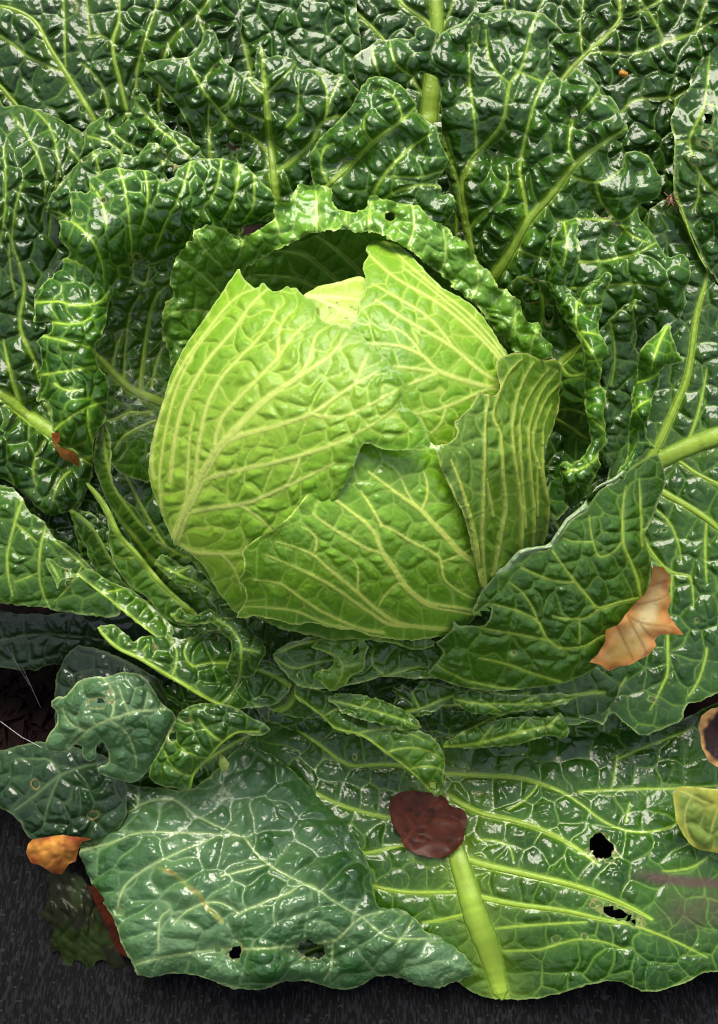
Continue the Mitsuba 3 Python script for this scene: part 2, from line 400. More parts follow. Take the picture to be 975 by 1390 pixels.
# ------------------------------------------------------------------ ground and weed fabric
g = trimesh.creation.box((6, 6, 0.02)); g.apply_translation((0, 0, -0.01))
gx, gy = np.meshgrid(np.linspace(-1.2, 1.2, 161), np.linspace(-1.2, 1.2, 161))
gz = 0.012 * (meshkit.fbm(np.c_[gx.ravel() * 18, gy.ravel() * 18, 0 * gx.ravel()], 4, 3) - 0.6)
far = np.maximum(np.abs(gx), np.abs(gy)).ravel() > 1.1
gi = np.arange(161 * 161).reshape(161, 161)
scale = np.where(np.maximum(np.abs(gx), np.abs(gy)) > 1.0, 30.0, 1.0).ravel()
gv = np.c_[gx.ravel() * scale, gy.ravel() * scale, np.where(scale > 1, 0, gz)]
gf = np.stack([gi[:-1, :-1], gi[:-1, 1:], gi[1:, 1:], gi[1:, :-1]], -1).reshape(-1, 4)
scene['soil_ground'] = mikit.ply((gv, gf), 'soil', smooth=True)
labels['soil_ground'] = {'label': 'dark damp soil under the cabbage', 'kind': 'structure'}


def to_ground(x, y, z=0.0):
    return W([[x, y, ground_e(x, y, z)]])[0]


# the fabric: a strip along the front and the left corner of the bed
A = to_ground(-60, 1030, 0.006); B = to_ground(230, 1150, 0.006); 
fp = shapely.Polygon([(-0.9, -0.6), (0.9, -0.6), (0.9, to_ground(487, 1240)[1]), (to_ground(260, 1200)[0], to_ground(260, 1200)[1]), (to_ground(130, 1075)[0], to_ground(130, 1075)[1]), (to_ground(-40, 1040)[0], to_ground(-40, 1040)[1]), (-0.9, to_ground(0, 1010)[1])])
fx, fy = np.meshgrid(np.arange(-0.9, 0.9, 0.006), np.arange(-0.6, 0.25, 0.006))
fi = np.arange(fx.size).reshape(fx.shape)
fq = np.stack([fi[:-1, :-1], fi[:-1, 1:], fi[1:, 1:], fi[1:, :-1]], -1).reshape(-1, 4)
inside = shapely.contains_xy(fp, fx.ravel(), fy.ravel())
fq = fq[inside[fq].all(1)]
fz = 0.010 + 0.006 * meshkit.fbm(np.c_[fx.ravel() * 14, fy.ravel() * 14, 0 * fx.ravel()], 3, 8)
scene['weed_fabric'] = mikit.ply((np.c_[fx.ravel(), fy.ravel(), fz], fq), 'fabric', smooth=True)
labels['weed_fabric'] = {'label': 'black woven weed control fabric lying on the soil in front of the cabbage', 'category': 'ground fabric'}

# ------------------------------------------------------------------ outer leaves, back to front
exec_leaves = True
DK, MD, FR = 'dark', 'mid', 'fresh'

b1 = Sheet('350,-45 640,-45 655,40 645,200 600,260 540,220 450,170 400,110 360,0', '350,-40,-95 640,-40,-80 600,240,-110 450,170,-100 540,60,-85',
    [(16, 34, '588,-45 592,0 594,45 588,100 583,166 585,240'), (6, 9, '530,-45 543,0 582,33 596,70'), (5, 8, '450,-30 470,0 522,55 575,130'), (5, 9, '365,-20 380,0 420,50 465,97 540,175'),
     (3, 5, '600,40 625,-20'), (3, 3, '465,97 450,60 480,20'), (2.5, 3, '440,70 400,60')], DK, cell=30, amp=4.5, dz=-35, gain=.8)
leaf('outer_leaf', [b1], ribs=[(0, 0, .42), (0, 1, .35), (0, 2, .35), (0, 3, .35)])

b2 = Sheet('-45,-45 310,-45 335,40 300,110 270,180 215,270 140,200 60,165 -45,150', '-40,-40,-80 300,-40,-70 -40,140,-85 200,260,-90 150,80,-55',
    [(5, 9, '0,8 43,25 70,68 90,100 110,132 130,165 150,200'), (3.5, 5, '-30,35 0,48 40,77 87,98'), (2.5, 4, '85,-30 87,17 89,90'), (4, 7, '161,-30 162,20 153,60 163,110 173,153 180,200'),
     (3, 5, '225,-30 215,0 200,43 185,103 183,160'), (3, 5, '300,-20 283,0 270,18 230,57 222,80 215,150'), (2.5, 3, '120,50 135,48 153,60'), (2.5, 3, '122,48 118,0'), (3, 4, '147,155 140,120 110,85'), (6, 8, '-30,95 0,117 22,142 40,160'), (2.5, 3, '270,18 275,40 290,60')], DK, cell=30, amp=6, holes=[(102, 8, 4, 7)], dz=-35, gain=.8)
leaf('outer_leaf', [b2], ribs=[(0, 0, .4), (0, 3, .4), (0, 9, .4)])

b3 = Sheet('690,-45 1020,-45 1020,150 980,270 900,350 760,340 700,240 680,100', '690,-40,-85 1020,-40,-70 1000,200,-75 760,330,-95 850,100,-65',
    [(5, 10, '840,-30 842,0 843,20 820,50 793,75 760,112 700,200'), (3, 5, '1010,5 975,23 943,43 903,58 857,72 813,70 793,75'), (3, 5, '975,105 933,122 917,130 863,135 843,152 800,190'), (2.5, 3, '792,-30 792,0 788,33 792,73'),
     (3, 4, '910,-10 897,0 850,20'), (2, 3, '943,43 965,-20'), (2.5, 3, '903,58 890,30 860,-10'), (2.5, 3, '730,15 745,-10 770,-30'), (2.5, 3, '917,130 920,170 960,200')], DK, cell=30, amp=6.5, fine=.4, dz=-35, gain=.8)
leaf('outer_leaf', [b3], ribs=[(0, 0, .4)])

b4 = Sheet('1020,40 975,60 955,80 940,97 935,117 927,128 913,153 910,173 917,193 913,230 913,263 928,300 945,330 960,370 1020,420', '1020,60,-25 930,120,-35 915,250,-45 1000,380,-50 970,200,-15',
    [(2.5, 4, '963,70 957,140 947,165 937,190 950,235 975,263 1010,290'), (3, 4, '912,170 916,193 914,230 916,262'), (2.5, 3, '937,190 917,193'), (3, 4, '916,262 927,287 940,327 962,368'), (2, 3, '957,140 990,150'), (2, 2.5, '950,235 948,270 940,285')], 'dark', cell=30, amp=5,
    holes=[(943, 217, 7, 6), (962, 160, 6, 14, 15), (955, 195, 8, 4, 20)], roll=(-6, 12))
leaf('outer_leaf', [b4], ribs=[(0, 3, .4)])

r1 = Sheet('885,265 1020,250 1020,935 975,941 950,953 932,956 927,979 900,990 872,1001 850,985 829,964 822,986 807,979 782,974 774,979 700,960 640,940 700,860 800,760 830,620 860,480 870,350',
    '885,270,-75 1010,260,-60 1010,600,-40 1010,930,-40 870,640,-80 780,970,-30 870,995,-35 700,900,-40 930,800,-55 920,450,-70',
    [(24, 32, '860,645 897,625 940,605 975,592 1020,575'), (14, 4, '865,650 893,605 918,550 933,512 947,425 958,385 962,368 990,320'), (4, 3, '962,368 940,325 925,290'), (12, 7, '880,655 898,667 935,688 963,707 1010,750'), (7, 5, '895,612 923,627 950,645 1010,668'),
     (7, 3, '870,725 877,738 913,777 937,783 942,823'), (5, 3, '930,605 942,580 952,545 960,500'), (4, 3, '960,706 958,740 960,790'), (4, 2.5, '907,863 907,907 895,940 883,963'), (3, 2.5, '890,690 915,720 925,760'), (3, 2.5, '913,777 911,815'), (3, 2.5, '960,880 950,920 935,945'), (3, 2, '850,920 830,950')],
    DK, cell=32, amp=3.2, holes=[(885, 949, 5, 3), ], ruffle=(6, 20, 25), fine=.42)
leaf('outer_leaf', [r1], ribs=[(0, 0, .42), (0, 1, .4), (0, 3, .4), (0, 4, .35), (0, 5, .35)])

l1 = Sheet('-45,150 20,142 47,146 75,158 115,180 160,240 160,400 130,560 128,640 117,672 107,692 85,697 65,702 52,690 33,673 10,650 -45,640',
    '-40,150,-40 47,146,-45 160,240,-70 60,250,-20 60,450,-60 150,560,-90 120,660,-55 -40,640,-60 20,650,-45 0,380,-45',
    [(24, 18, '150,635 110,612 67,585 30,558 0,535 -45,510'), (7, 3, '80,590 47,492 27,435 33,388 20,340 5,300'), (8, 4, '30,558 15,510 5,460'), (2.5, 2, '47,150 70,180 78,220 70,270 66,320'), (2.5, 2, '20,160 45,200 60,250 55,300'), (3, 2, '5,200 8,260 0,330'),
     (2.5, 2, '12,330 15,370 22,400'), (2.5, 2, '90,200 110,230 108,260'), (3, 2, '60,600 45,630 50,660'), (2.5, 2, '30,250 18,300 16,340'), (3, 2.5, '95,640 80,655 72,680')], DK, cell=25, amp=6.5, gain=.85, aniso=(80, 1.35), roll=(34, 40), ruffle=(8, 16, 22))
leaf('outer_leaf', [l1], ribs=[(0, 0, .42), (0, 1, .4), (0, 2, .4)])

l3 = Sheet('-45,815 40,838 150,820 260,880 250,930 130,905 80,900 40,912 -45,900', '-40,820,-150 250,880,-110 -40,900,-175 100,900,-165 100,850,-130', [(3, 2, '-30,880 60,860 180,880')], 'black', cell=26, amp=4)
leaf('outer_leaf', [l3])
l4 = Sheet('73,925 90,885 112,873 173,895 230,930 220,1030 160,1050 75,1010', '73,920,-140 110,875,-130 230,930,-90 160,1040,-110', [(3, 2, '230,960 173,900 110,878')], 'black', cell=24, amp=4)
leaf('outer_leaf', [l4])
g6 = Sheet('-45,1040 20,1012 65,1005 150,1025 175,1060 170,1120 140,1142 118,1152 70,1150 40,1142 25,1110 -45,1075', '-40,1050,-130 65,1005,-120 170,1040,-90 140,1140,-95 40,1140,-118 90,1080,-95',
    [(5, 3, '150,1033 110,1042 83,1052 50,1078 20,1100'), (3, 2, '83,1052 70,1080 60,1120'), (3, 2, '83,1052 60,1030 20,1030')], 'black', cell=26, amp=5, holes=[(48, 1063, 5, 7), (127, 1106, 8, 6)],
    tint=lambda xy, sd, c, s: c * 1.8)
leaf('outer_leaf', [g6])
l2 = Sheet('-45,648 15,660 33,675 37,693 63,707 73,730 93,740 113,757 150,800 170,840 90,832 50,823 -45,818', '-40,650,-70 63,707,-60 170,840,-75 50,823,-85 -40,818,-90 50,760,-60',
    [(4, 2.5, '33,672 20,710 10,760 17,807'), (4, 2.5, '64,712 53,777 67,823'), (3, 2, '75,735 110,765 140,800'), (2, 2, '20,710 50,735'), (2, 2, '53,777 20,790'), (2, 2, '110,770 90,800 75,815')], MD, cell=28, amp=3.5)
leaf('outer_leaf', [l2])
u1 = Sheet('95,690 130,695 175,760 200,800 150,800 110,760', '95,690,-85 130,695,-80 200,800,-80 110,760,-90', [], 'dark', cell=15, amp=6, fine=.5)
leaf('outer_leaf', [u1])

# the big leaf at the front, its rib towards the viewer
def g4tint(xy, sd, c, s):
    k = np.exp(-((xy[:, 1] - 1190 - 0.10 * (xy[:, 0] - 870) - 6 * (n2(xy, 20, 5) - .5)) / 8) ** 2) * np.clip((xy[:, 0] - 850) / 40, 0, 1)
    k = np.maximum(k, 0.55 * np.clip((xy[:, 0] - 880) / 50, 0, 1) * np.exp(-((xy[:, 1] - 1235) / 30) ** 2) * f2(xy, 20, 8) * 1.6)[:, None].clip(0, .85)
    c = c * (1 - k) + np.array([0.09, 0.045, 0.04]) * k
    d = np.maximum(cKDTree(s.v[0][1]).query(xy)[0] - 12, 0)      # flesh runs from the midrib into the blade
    k = (0.55 * np.exp(-d / 30) * (.6 + .8 * f2(xy, 18, 12)))[:, None]
    return c * (1 - k) + np.array([0.13, 0.22, 0.012]) * k


g4 = Sheet('330,1000 400,950 600,950 780,985 900,990 1020,930 1020,1332 965,1316 930,1336 880,1350 835,1330 795,1338 745,1354 705,1358 655,1356 610,1326 520,1330 430,1260 350,1150 320,1060',
    '330,1000,-160 600,950,-170 1010,940,-140 1010,1320,-40 700,1335,-60 600,1100,-112 640,1230,-50 450,1080,-115 420,1260,-75 850,1120,-75 850,1300,-20 620,1330,-65 450,1200,-85 760,1230,-35 760,1100,-85',
    [(22, 48, '585,1060 600,1105 617,1150 630,1190 645,1240 662,1285 674,1325 682,1358'), (8, 5, '590,1050 650,1053 693,1055 750,1070 797,1098'), (4, 3, '787,1075 850,1072 927,1070 1010,1062'), (10, 5, '610,1082 650,1103 717,1120 767,1142 812,1174'), (12, 7, '632,1165 650,1172 717,1188 797,1208 885,1248'),
     (10, 5, '645,1216 700,1228 767,1237 817,1248 857,1255'), (4, 3, '660,1262 733,1255 797,1252'), (7, 3, '600,1117 528,1110 468,1095 425,1075 368,1042 335,1018'), (6, 3, '585,1050 522,1038 485,1040 425,1005 382,975'), (8, 5, '625,1208 612,1212 565,1212 505,1203 470,1190'),
     (6, 3, '610,1140 545,1148 492,1158 452,1152'), (8, 5, '640,1238 618,1245 575,1252'), (3, 2, '650,1140 690,1148 697,1170'), (3, 2, '733,1062 720,1080 690,1100'), (3, 2, '797,1098 870,1130 920,1118'), (3, 2, '840,1030 900,1005 940,990'), (3, 2, '838,1026 835,1050 830,1072'), (3, 2, '850,1115 855,1090'),
     (3, 2, '960,1165 930,1180 900,1183'), (3, 2, '857,1255 910,1275 960,1300'), (3, 2, '660,1290 720,1290 790,1275 850,1290')],
    DK, cell=32, amp=2.6, gain=1.15, fine=.45, thin=.75, holes=[(818, 1152, 17, 21, -35), (838, 1240, 32, 8, 22), (755, 1275, 5, 4), (378, 1060, 7, 4), (630, 1042, 3, 3)], wave=4, tint=g4tint, ruffle=(5, 20, 30))
leaf('outer_leaf', [g4], ribs=[(0, 0, .26), (0, 1, .35), (0, 3, .35), (0, 4, .38), (0, 5, .35), (0, 7, .35), (0, 8, .3), (0, 9, .35), (0, 10, .3), (0, 11, .3)], label='broad wet front leaf with a thick yellow-green midrib and a round hole')

yl = Sheet('913,1069 940,1067 1020,1078 1020,1165 975,1158 943,1153 925,1130 917,1112', '913,1070,-25 1010,1080,-15 1010,1160,-35 925,1130,-30',
    [(3, 4, '1010,1100 975,1095 940,1080 913,1069'), (2, 2, '975,1095 965,1130'), (2, 2, '940,1080 930,1110 945,1150')], 'yellowing', cell=30, amp=2.5, serr=1,
    tint=lambda xy, sd, c, s: c * (1 - (k := np.clip(1.2 - np.minimum(sd, np.hypot(xy[:, 0] - 975, xy[:, 1] - 1080) * .3) / 9, 0, 1)[:, None] * .7)) + np.array([.42, .42, .06]) * k)
leaf('outer_leaf', [yl], 'leaf_head', label='small yellowing leaf lying on the right of the front leaf')

under = [('230,-45 480,-45 500,150 420,220 300,200 240,80', '230,-40,-110 480,-40,-110 420,220,-130 300,200,-125', '360,220 340,100 300,-40'),
         ('-45,600 90,560 200,540 300,700 360,860 280,900 180,850 100,800 -45,760', '-40,650,-100 90,560,-110 300,700,-110 280,900,-105 120,740,-115', '300,850 200,700 140,580'),
         ('160,890 300,880 430,960 440,1120 330,1150 200,1120 150,1000', '160,890,-150 430,960,-170 330,1150,-150 200,1100,-150', '420,960 300,1020 200,1090'),
         ('300,800 700,800 720,960 560,1010 380,1000 290,900', '300,800,-80 700,800,-80 560,1010,-185 300,950,-120', '500,800 480,900 450,1000'),
         ('700,560 860,560 900,900 860,1030 740,1010 690,800', '700,560,-120 860,560,-110 860,1030,-140 700,900,-110', '720,650 790,800 820,1000'),
         ('560,170 700,150 720,420 600,400 560,300', '560,170,-120 700,150,-120 600,400,-130', '620,400 620,280 600,180'),
         ('60,170 330,180 330,420 200,480 60,400', '60,170,-90 330,180,-90 200,480,-110', '240,470 200,320 130,190')]
under += [('560,-45 800,-45 800,80 700,110 560,60', '560,-40,-130 800,-40,-130 700,110,-135', '700,100 690,30 680,-40'),
          ('380,1230 520,1225 560,1320 380,1325', '380,1230,-100 560,1320,-90 400,1320,-95', '540,1240 470,1270 400,1300')]
for o, d, v in under:
    leaf('outer_leaf', [Sheet(o, d, [(5, 3, v)], 'dark', cell=24, amp=4)])

# ---- ring of leaves behind the head
t3 = Sheet('178,125 187,118 200,133 210,153 227,173 262,188 290,230 260,260 180,250 110,215 115,178 123,167 133,160 147,155 148,170 160,175 177,157 182,140', '178,125,-25 262,190,-20 115,180,-40 200,240,-40',
    [(2.5, 3, '180,125 205,165 240,195 265,225'), (2, 2, '148,172 175,195 215,205'), (2.5, 2, '120,185 150,195 175,215')], DK, cell=21, amp=5, roll=(20, 26))
leaf('outer_leaf', [t3])

t1 = Sheet('355,58 362,78 380,73 403,82 405,95 423,90 452,103 467,98 478,113 490,126 480,175 470,230 440,290 380,310 320,300 270,240 263,202 255,170 240,143 213,113 190,98 203,83 230,77 253,78 262,73 270,60 276,48 278,40 293,38 302,80 325,100 338,105 347,100 347,70',
    '355,60,-15 190,98,-20 293,38,-15 490,126,-20 380,300,-70 370,200,-50 440,150,-20 250,120,-20 270,240,-55 470,260,-60',
    [(14, 4, '378,300 374,265 370,225 366,190 361,130 355,60'), (7, 3, '377,232 400,215 422,193 440,163 472,153 490,128'), (6, 3, '368,212 340,185 325,177 297,148 273,117 256,82'), (3, 2, '361,128 380,108 403,84'), (3, 2, '361,129 343,113 330,100'), (4, 2, '364,165 345,157 327,145'), (5, 3, '263,202 253,168 240,143 215,115 195,99'),
     (6, 3, '288,240 285,200 283,165 284,140'), (3, 2, '440,163 444,130 430,95'), (3, 2, '440,163 455,120 467,100'), (2.5, 2, '388,172 405,148 406,110'), (3, 2, '297,148 315,130 318,110'), (3, 2, '273,117 290,90 302,80')], DK, cell=31, amp=5.5,
    holes=[(322, 190, 12, 16, 30), (383, 137, 2.5, 3), (288, 165, 6, 7)], fine=.42, roll=(26, 34))
leaf('outer_leaf', [t1], ribs=[(0, 0, .42), (0, 1, .38), (0, 2, .38), (0, 7, .4)])

t5 = Sheet('565,37 575,33 590,40 597,47 605,40 618,35 635,25 640,12 655,18 680,12 700,12 730,17 738,17 750,28 772,48 755,42 745,50 748,65 745,80 747,93 757,103 765,112 783,90 790,98 803,103 815,117 817,128 830,130 842,145 842,157 855,175 843,187 832,192 825,203 830,227 843,232 847,207 863,203 880,210 888,223 900,243 898,262 888,272 870,275 867,287 870,300 883,313 893,328 907,352 927,342 938,355 938,378 930,395 933,412 923,435 913,428 900,415 860,450 800,460 740,440 690,400 650,370 625,310 608,250 600,190 598,150 597,110 590,103 572,97 560,105 552,115 545,113 520,115 488,123 482,107 477,92 478,78 492,67 510,57 535,51 562,53',
    '565,37,5 640,12,-5 772,48,5 855,175,10 890,230,5 480,90,10 540,60,12 930,350,15 925,430,5 800,450,-60 670,380,-75 620,280,-65 740,150,-15 700,250,-45 820,300,-25 640,120,-15',
    [(20, 5, '655,400 670,378 700,330 717,300 750,263 782,223 830,187 853,173'), (6, 3, '717,297 712,262 707,233 718,167 737,113 748,97'), (8, 3, '642,340 635,300 627,250 640,215 660,195 683,163 693,113 707,93 722,40 730,18'), (3, 2.5, '627,247 647,200 644,160 638,110 637,60'), (6, 3, '640,330 627,283 622,247 610,210 600,180'),
     (4, 2, '773,235 810,247 840,233'), (3, 2, '782,223 773,197 778,163 765,145'), (3, 2.5, '760,300 800,297 840,300 870,275'), (3, 2, '693,113 665,80 660,40'), (4, 2, '765,355 800,355 850,348 890,330'), (4, 3, '700,330 720,345 745,350'), (4, 3, '650,360 640,310 655,290 670,280'), (3, 2, '670,280 690,250 690,225'),
     (2.5, 2, '520,110 510,85 505,62'), (2.5, 2, '560,103 535,80 530,55'), (2.5, 2, '735,110 700,95'), (2.5, 2, '810,247 815,270 840,300'), (3, 2, '775,163 800,140 815,120'), (2.5, 2, '840,300 860,320 880,330'), (2.5, 2, '740,390 790,390 850,385 900,390')], DK, cell=32, amp=6.2, gain=1.1,
    holes=[(646, 45, 5, 11), (682, 45, 3, 3), (626, 113, 5, 6), (778, 152, 7, 7), (670, 205, 9, 6), (818, 288, 10, 7, 35), (837, 315, 7, 7), (838, 302, 4, 3)], fine=.42, ruffle=(9, 16, 20), roll=(26, 30), dz=14)
leaf('outer_leaf', [t5], ribs=[(0, 0, .42), (0, 1, .35), (0, 2, .38), (0, 4, .38)])

t4 = Sheet('488,124 493,112 502,103 518,103 545,113 555,128 565,137 565,148 578,163 592,170 597,187 602,203 610,213 605,230 592,245 602,255 597,264 615,263 620,277 615,290 608,305 560,320 480,310 440,285 422,245 418,215 430,193 447,175 470,155',
    '490,122,5 560,135,10 612,215,8 615,285,0 440,280,-40 520,310,-50 510,200,0 430,200,-22',
    [(9, 4, '430,270 448,250 475,225 507,192 545,163 565,143'), (6, 3, '500,290 508,260 522,237 558,200 585,182'), (3, 2, '448,250 436,220 442,200 455,195'), (2.5, 2, '507,192 495,170 498,155'), (5, 3, '520,270 550,255 580,250 600,256'), (2.5, 2, '522,237 560,240 605,230'), (2.5, 2, '545,163 540,140 520,120')], DK, cell=30, amp=6.2,
    holes=[(477, 214, 8, 3, -15), (545, 195, 3, 3)], fine=.42, roll=(28, 30), dz=32, gain=1.2)
leaf('outer_leaf', [t4], ribs=[(0, 0, .4), (0, 1, .38)])

# ---- left wrapper with its rolled rim
wl2 = Sheet('72,290 60,288 70,262 85,245 108,217 125,203 147,200 165,207 185,215 198,196 213,190 224,205 232,222 280,230 300,300 200,330 110,320 85,315', '65,285,0 125,203,10 213,192,8 290,240,0 200,310,-20 110,310,-5',
    [(2.5, 2, '125,205 135,235 130,270'), (2.5, 2, '165,207 160,240 150,270'), (2.5, 2, '70,285 95,295 110,310'), (2, 2, '212,192 222,225 230,247')], DK, cell=20, amp=5, gain=1.1, roll=(12, 16), holes=[(220, 213, 6, 5), (232, 235, 8, 10, 10)])
wla = Sheet('90,335 95,345 83,350 88,363 72,372 57,385 47,402 45,418 47,428 43,440 58,438 72,437 68,452 55,455 50,463 55,475 57,498 48,505 53,517 55,528 47,538 52,547 63,542 68,558 70,575 72,588 80,592 75,603 83,608 103,610 110,622 123,618 128,615 127,602 133,588 143,572 147,552 148,518 133,492 128,472 140,455 147,425 152,395 165,400 178,385 180,352 192,352 210,362 232,350 250,340 280,325 330,310 372,290 378,272 365,255 345,235 325,220 300,213 285,215 260,215 243,228 232,245 220,247 213,235 195,228 178,232 160,225 135,233 123,240 120,262 105,258 93,258 97,285 97,300 80,298 84,311 78,325',
    '45,420,45 52,545,50 110,615,55 147,540,45 140,440,60 100,350,50 95,265,35 250,225,35 372,280,5 300,310,0 200,355,-5 230,280,52 100,450,95 100,560,98 165,390,15 110,340,75',
    [(3, 2, '93,298 115,315 130,335 138,360 140,380'), (3, 2, '45,410 75,410 105,415 128,412 147,395'), (3, 2, '55,455 85,462 110,468 130,475'), (3, 2, '50,510 80,505 110,500 125,497'), (3, 2, '68,590 90,570 120,552 145,545'), (2.5, 2, '160,226 170,260 175,300 178,345'), (2.5, 2, '195,230 200,270 190,310'), (2.5, 2, '260,216 245,260 225,300 210,340'), (2.5, 2, '300,215 295,250 270,290 255,330'),
     (2.5, 2, '123,250 140,280 145,310'), (2.5, 2, '325,222 320,260 300,300'), (2.5, 2, '85,350 105,355 125,370'), (2.5, 2, '75,520 95,530 110,528'), (2.5, 2, '72,437 100,440 125,430'), (2.5, 2, '127,602 120,580 118,555'), (2.5, 2, '345,236 345,270 330,300')], DK, cell=21, amp=4.8, gain=1.35, aniso=(75, 1.25), holes=[(108, 290, 4, 4), (140, 272, 3, 4), (186, 350, 6, 5)], roll=(8, 9), fine=.5, serr=5, ruffle=(9, 10, 14))
wli = Sheet('105,340 160,370 190,350 240,340 260,400 250,500 240,600 215,660 150,640 115,560 110,460', '115,370,-30 115,560,-50 170,500,-85 230,560,-110 240,380,-75 190,360,-50 215,650,-105',
    [(9, 18, '120,475 133,485 148,500 165,518 180,530 215,545 245,560'), (8, 4, '190,530 195,480 203,430 210,405 230,385'), (5, 2, '168,520 170,470 178,420 192,400'), (5, 3, '152,495 160,465 168,445'), (5, 3, '205,525 212,495 222,470'), (7, 3, '205,560 180,560 150,570 120,572'), (7, 3, '215,570 190,580 165,595 155,610'), (5, 3, '185,345 180,375 195,385 202,355')], MD, cell=24, amp=3, tint=lambda xy, sd, c, s: c * .9)
leaf('outer_leaf', [wl2])
leaf('outer_leaf', [wla, wli], ribs=[(1, 0, .42), (1, 1, .42), (1, 5, .4), (1, 6, .4), (1, 2, .35), (1, 4, .35)], label='dark crinkled leaf cupped round the left of the head with its rim rolled outwards')

# ---- leaf arching over the top of the head
w2 = Sheet('227,475 218,448 218,422 235,402 230,382 233,362 240,345 258,328 263,312 287,303 300,307 320,322 335,320 348,312 360,303 372,297 370,283 378,275 392,277 397,260 408,248 428,250 445,253 455,258 452,278 465,285 485,286 500,284 498,268 507,262 518,270 530,268 538,277 558,277 577,283 588,297 608,307 612,320 630,325 645,350 665,370 675,390 700,400 710,412 708,425 715,440 735,437 735,455 750,465 752,472 748,490 733,492 715,490 695,478 650,420 592,368 545,332 518,318 470,312 430,316 405,324 385,336 360,350 340,360 330,375 320,420 290,450 250,500 235,500',
    '227,475,0 218,430,20 300,430,-30 240,345,45 290,305,60 340,325,60 410,250,70 400,320,95 470,312,105 510,265,75 530,325,110 600,310,95 650,420,80 700,400,100 745,460,115 715,485,85 592,368,85 325,370,0',
    [(3, 2, '325,345 330,320 300,307'), (4, 2.5, '430,312 430,280 428,252'), (5, 3, '501,318 502,290 506,264'), (3, 2, '380,318 375,300 372,292'), (3, 2, '470,312 470,290'), (3, 2, '555,330 562,305 560,280'), (3, 2, '600,365 605,340 600,308'), (3, 2, '640,405 650,380 645,352'), (3, 2, '690,455 700,430 700,402'), (3, 2, '720,485 725,460 735,440'),
     (2.5, 2, '300,400 270,370 240,350'), (2.5, 2, '300,360 280,340 265,315'), (2.5, 2, '300,430 260,420 222,430')], FR, cell=19, amp=2.9, gain=1.35, aniso=(60, 1.3), holes=[(529, 294, 8, 7)], ruffle=(14, 11, 13), serr=5.5, thin=.8,
    tint=lambda xy, sd, c, s: c * (.45 + .75 * np.clip((xy[:, 0] - 380) / 250, 0, 1))[:, None] if 0 else c)
w2i = Sheet('315,330 350,318 405,312 470,305 520,310 560,335 620,380 690,440 720,500 650,520 560,470 470,450 340,420 310,380', '320,340,20 400,315,60 520,312,75 690,440,60 470,440,-60 340,415,-40 650,510,-60 430,370,-5 600,430,-20',
    [(7, 4, '500,420 470,390 440,365 410,345 375,340'), (5, 3, '490,420 440,395 390,375 345,372'), (8, 4, '510,420 500,385 470,350 430,320'), (6, 4, '640,440 600,420 570,400 540,360'), (5, 3, '690,470 660,440 640,420')], FR, cell=26, amp=2.5, gain=1.7)
leaf('outer_leaf', [w2, w2i], ribs=[(1, 0, .4), (1, 1, .4), (1, 2, .4), (1, 3, .4), (0, 2, .35)], label='bright green leaf arching over the top of the head with a frilled holed rim')

# ---- right wrappers
wr1 = Sheet('747,328 757,313 763,300 783,293 787,303 784,322 792,348 778,367 768,384 772,395 785,408 793,390 817,375 823,368 833,373 830,385 820,398 817,428 813,442 817,455 830,480 820,488 818,505 815,522 823,532 825,543 820,558 825,585 825,605 813,615 817,633 803,655 797,672 777,693 765,683 767,670 760,645 760,628 783,627 797,612 803,598 797,572 793,538 793,512 792,485 787,458 767,438 758,420 750,400 738,382 740,362 748,345',
    '765,300,60 745,370,55 832,373,85 770,430,65 830,480,95 805,480,120 795,540,75 825,590,90 765,630,95 815,630,105 777,690,60 808,560,122 782,340,85',
    [(2.5, 2, '785,410 783,440 800,470 818,505'), (2.5, 2, '785,410 800,415 817,412'), (2.5, 2, '765,300 770,330 765,360'), (2, 2, '800,530 815,525'), (2, 2, '800,490 818,488'), (2, 2, '790,450 815,455'), (2, 2, '805,570 822,585'), (2.5, 2, '765,640 790,635 815,615')], DK, cell=22, amp=3.6, gain=1.35, roll=(14, 9), serr=5.5, ruffle=(12, 9, 13), holes=[(800, 420, 2, 2)])
wr1i = Sheet('690,385 705,372 735,378 770,390 800,450 806,560 800,660 745,720 735,600 745,520 750,480 715,440', '690,385,-40 770,390,-20 806,560,20 745,700,-70 740,500,-80 760,480,-85 770,600,-105',
    [(14, 8, '745,515 760,495 774,482 788,468'), (4, 3, '690,385 704,375 716,378 733,398 737,430'), (6, 4, '735,400 737,425 735,440'), (6, 4, '750,565 775,580 797,595'), (5, 3, '745,560 770,555 795,562'), (3, 2, '762,495 780,510 795,505')], DK, cell=26, amp=4, holes=[(722, 398, 12, 15), (745, 425, 6, 14)])
leaf('outer_leaf', [wr1, wr1i], ribs=[(1, 0, .45), (1, 2, .45), (1, 3, .4)], label='dark glossy leaf right of the head with a long frilled rim rolled inwards')
m1 = Sheet('800,465 820,440 835,425 850,412 865,402 885,403 897,415 895,428 885,432 868,428 862,440 868,455 860,470 870,480 862,540 850,620 815,640 812,560 815,500', '820,440,-25 890,410,-5 865,470,-40 855,610,-80 815,600,-70', [(2.5, 2, '830,440 835,480 830,520'), (2.5, 2, '865,405 860,420 862,440')], DK, cell=20, amp=3.2, gain=.9, roll=(9, 9), ruffle=(9, 10, 15))
leaf('outer_leaf', [m1])

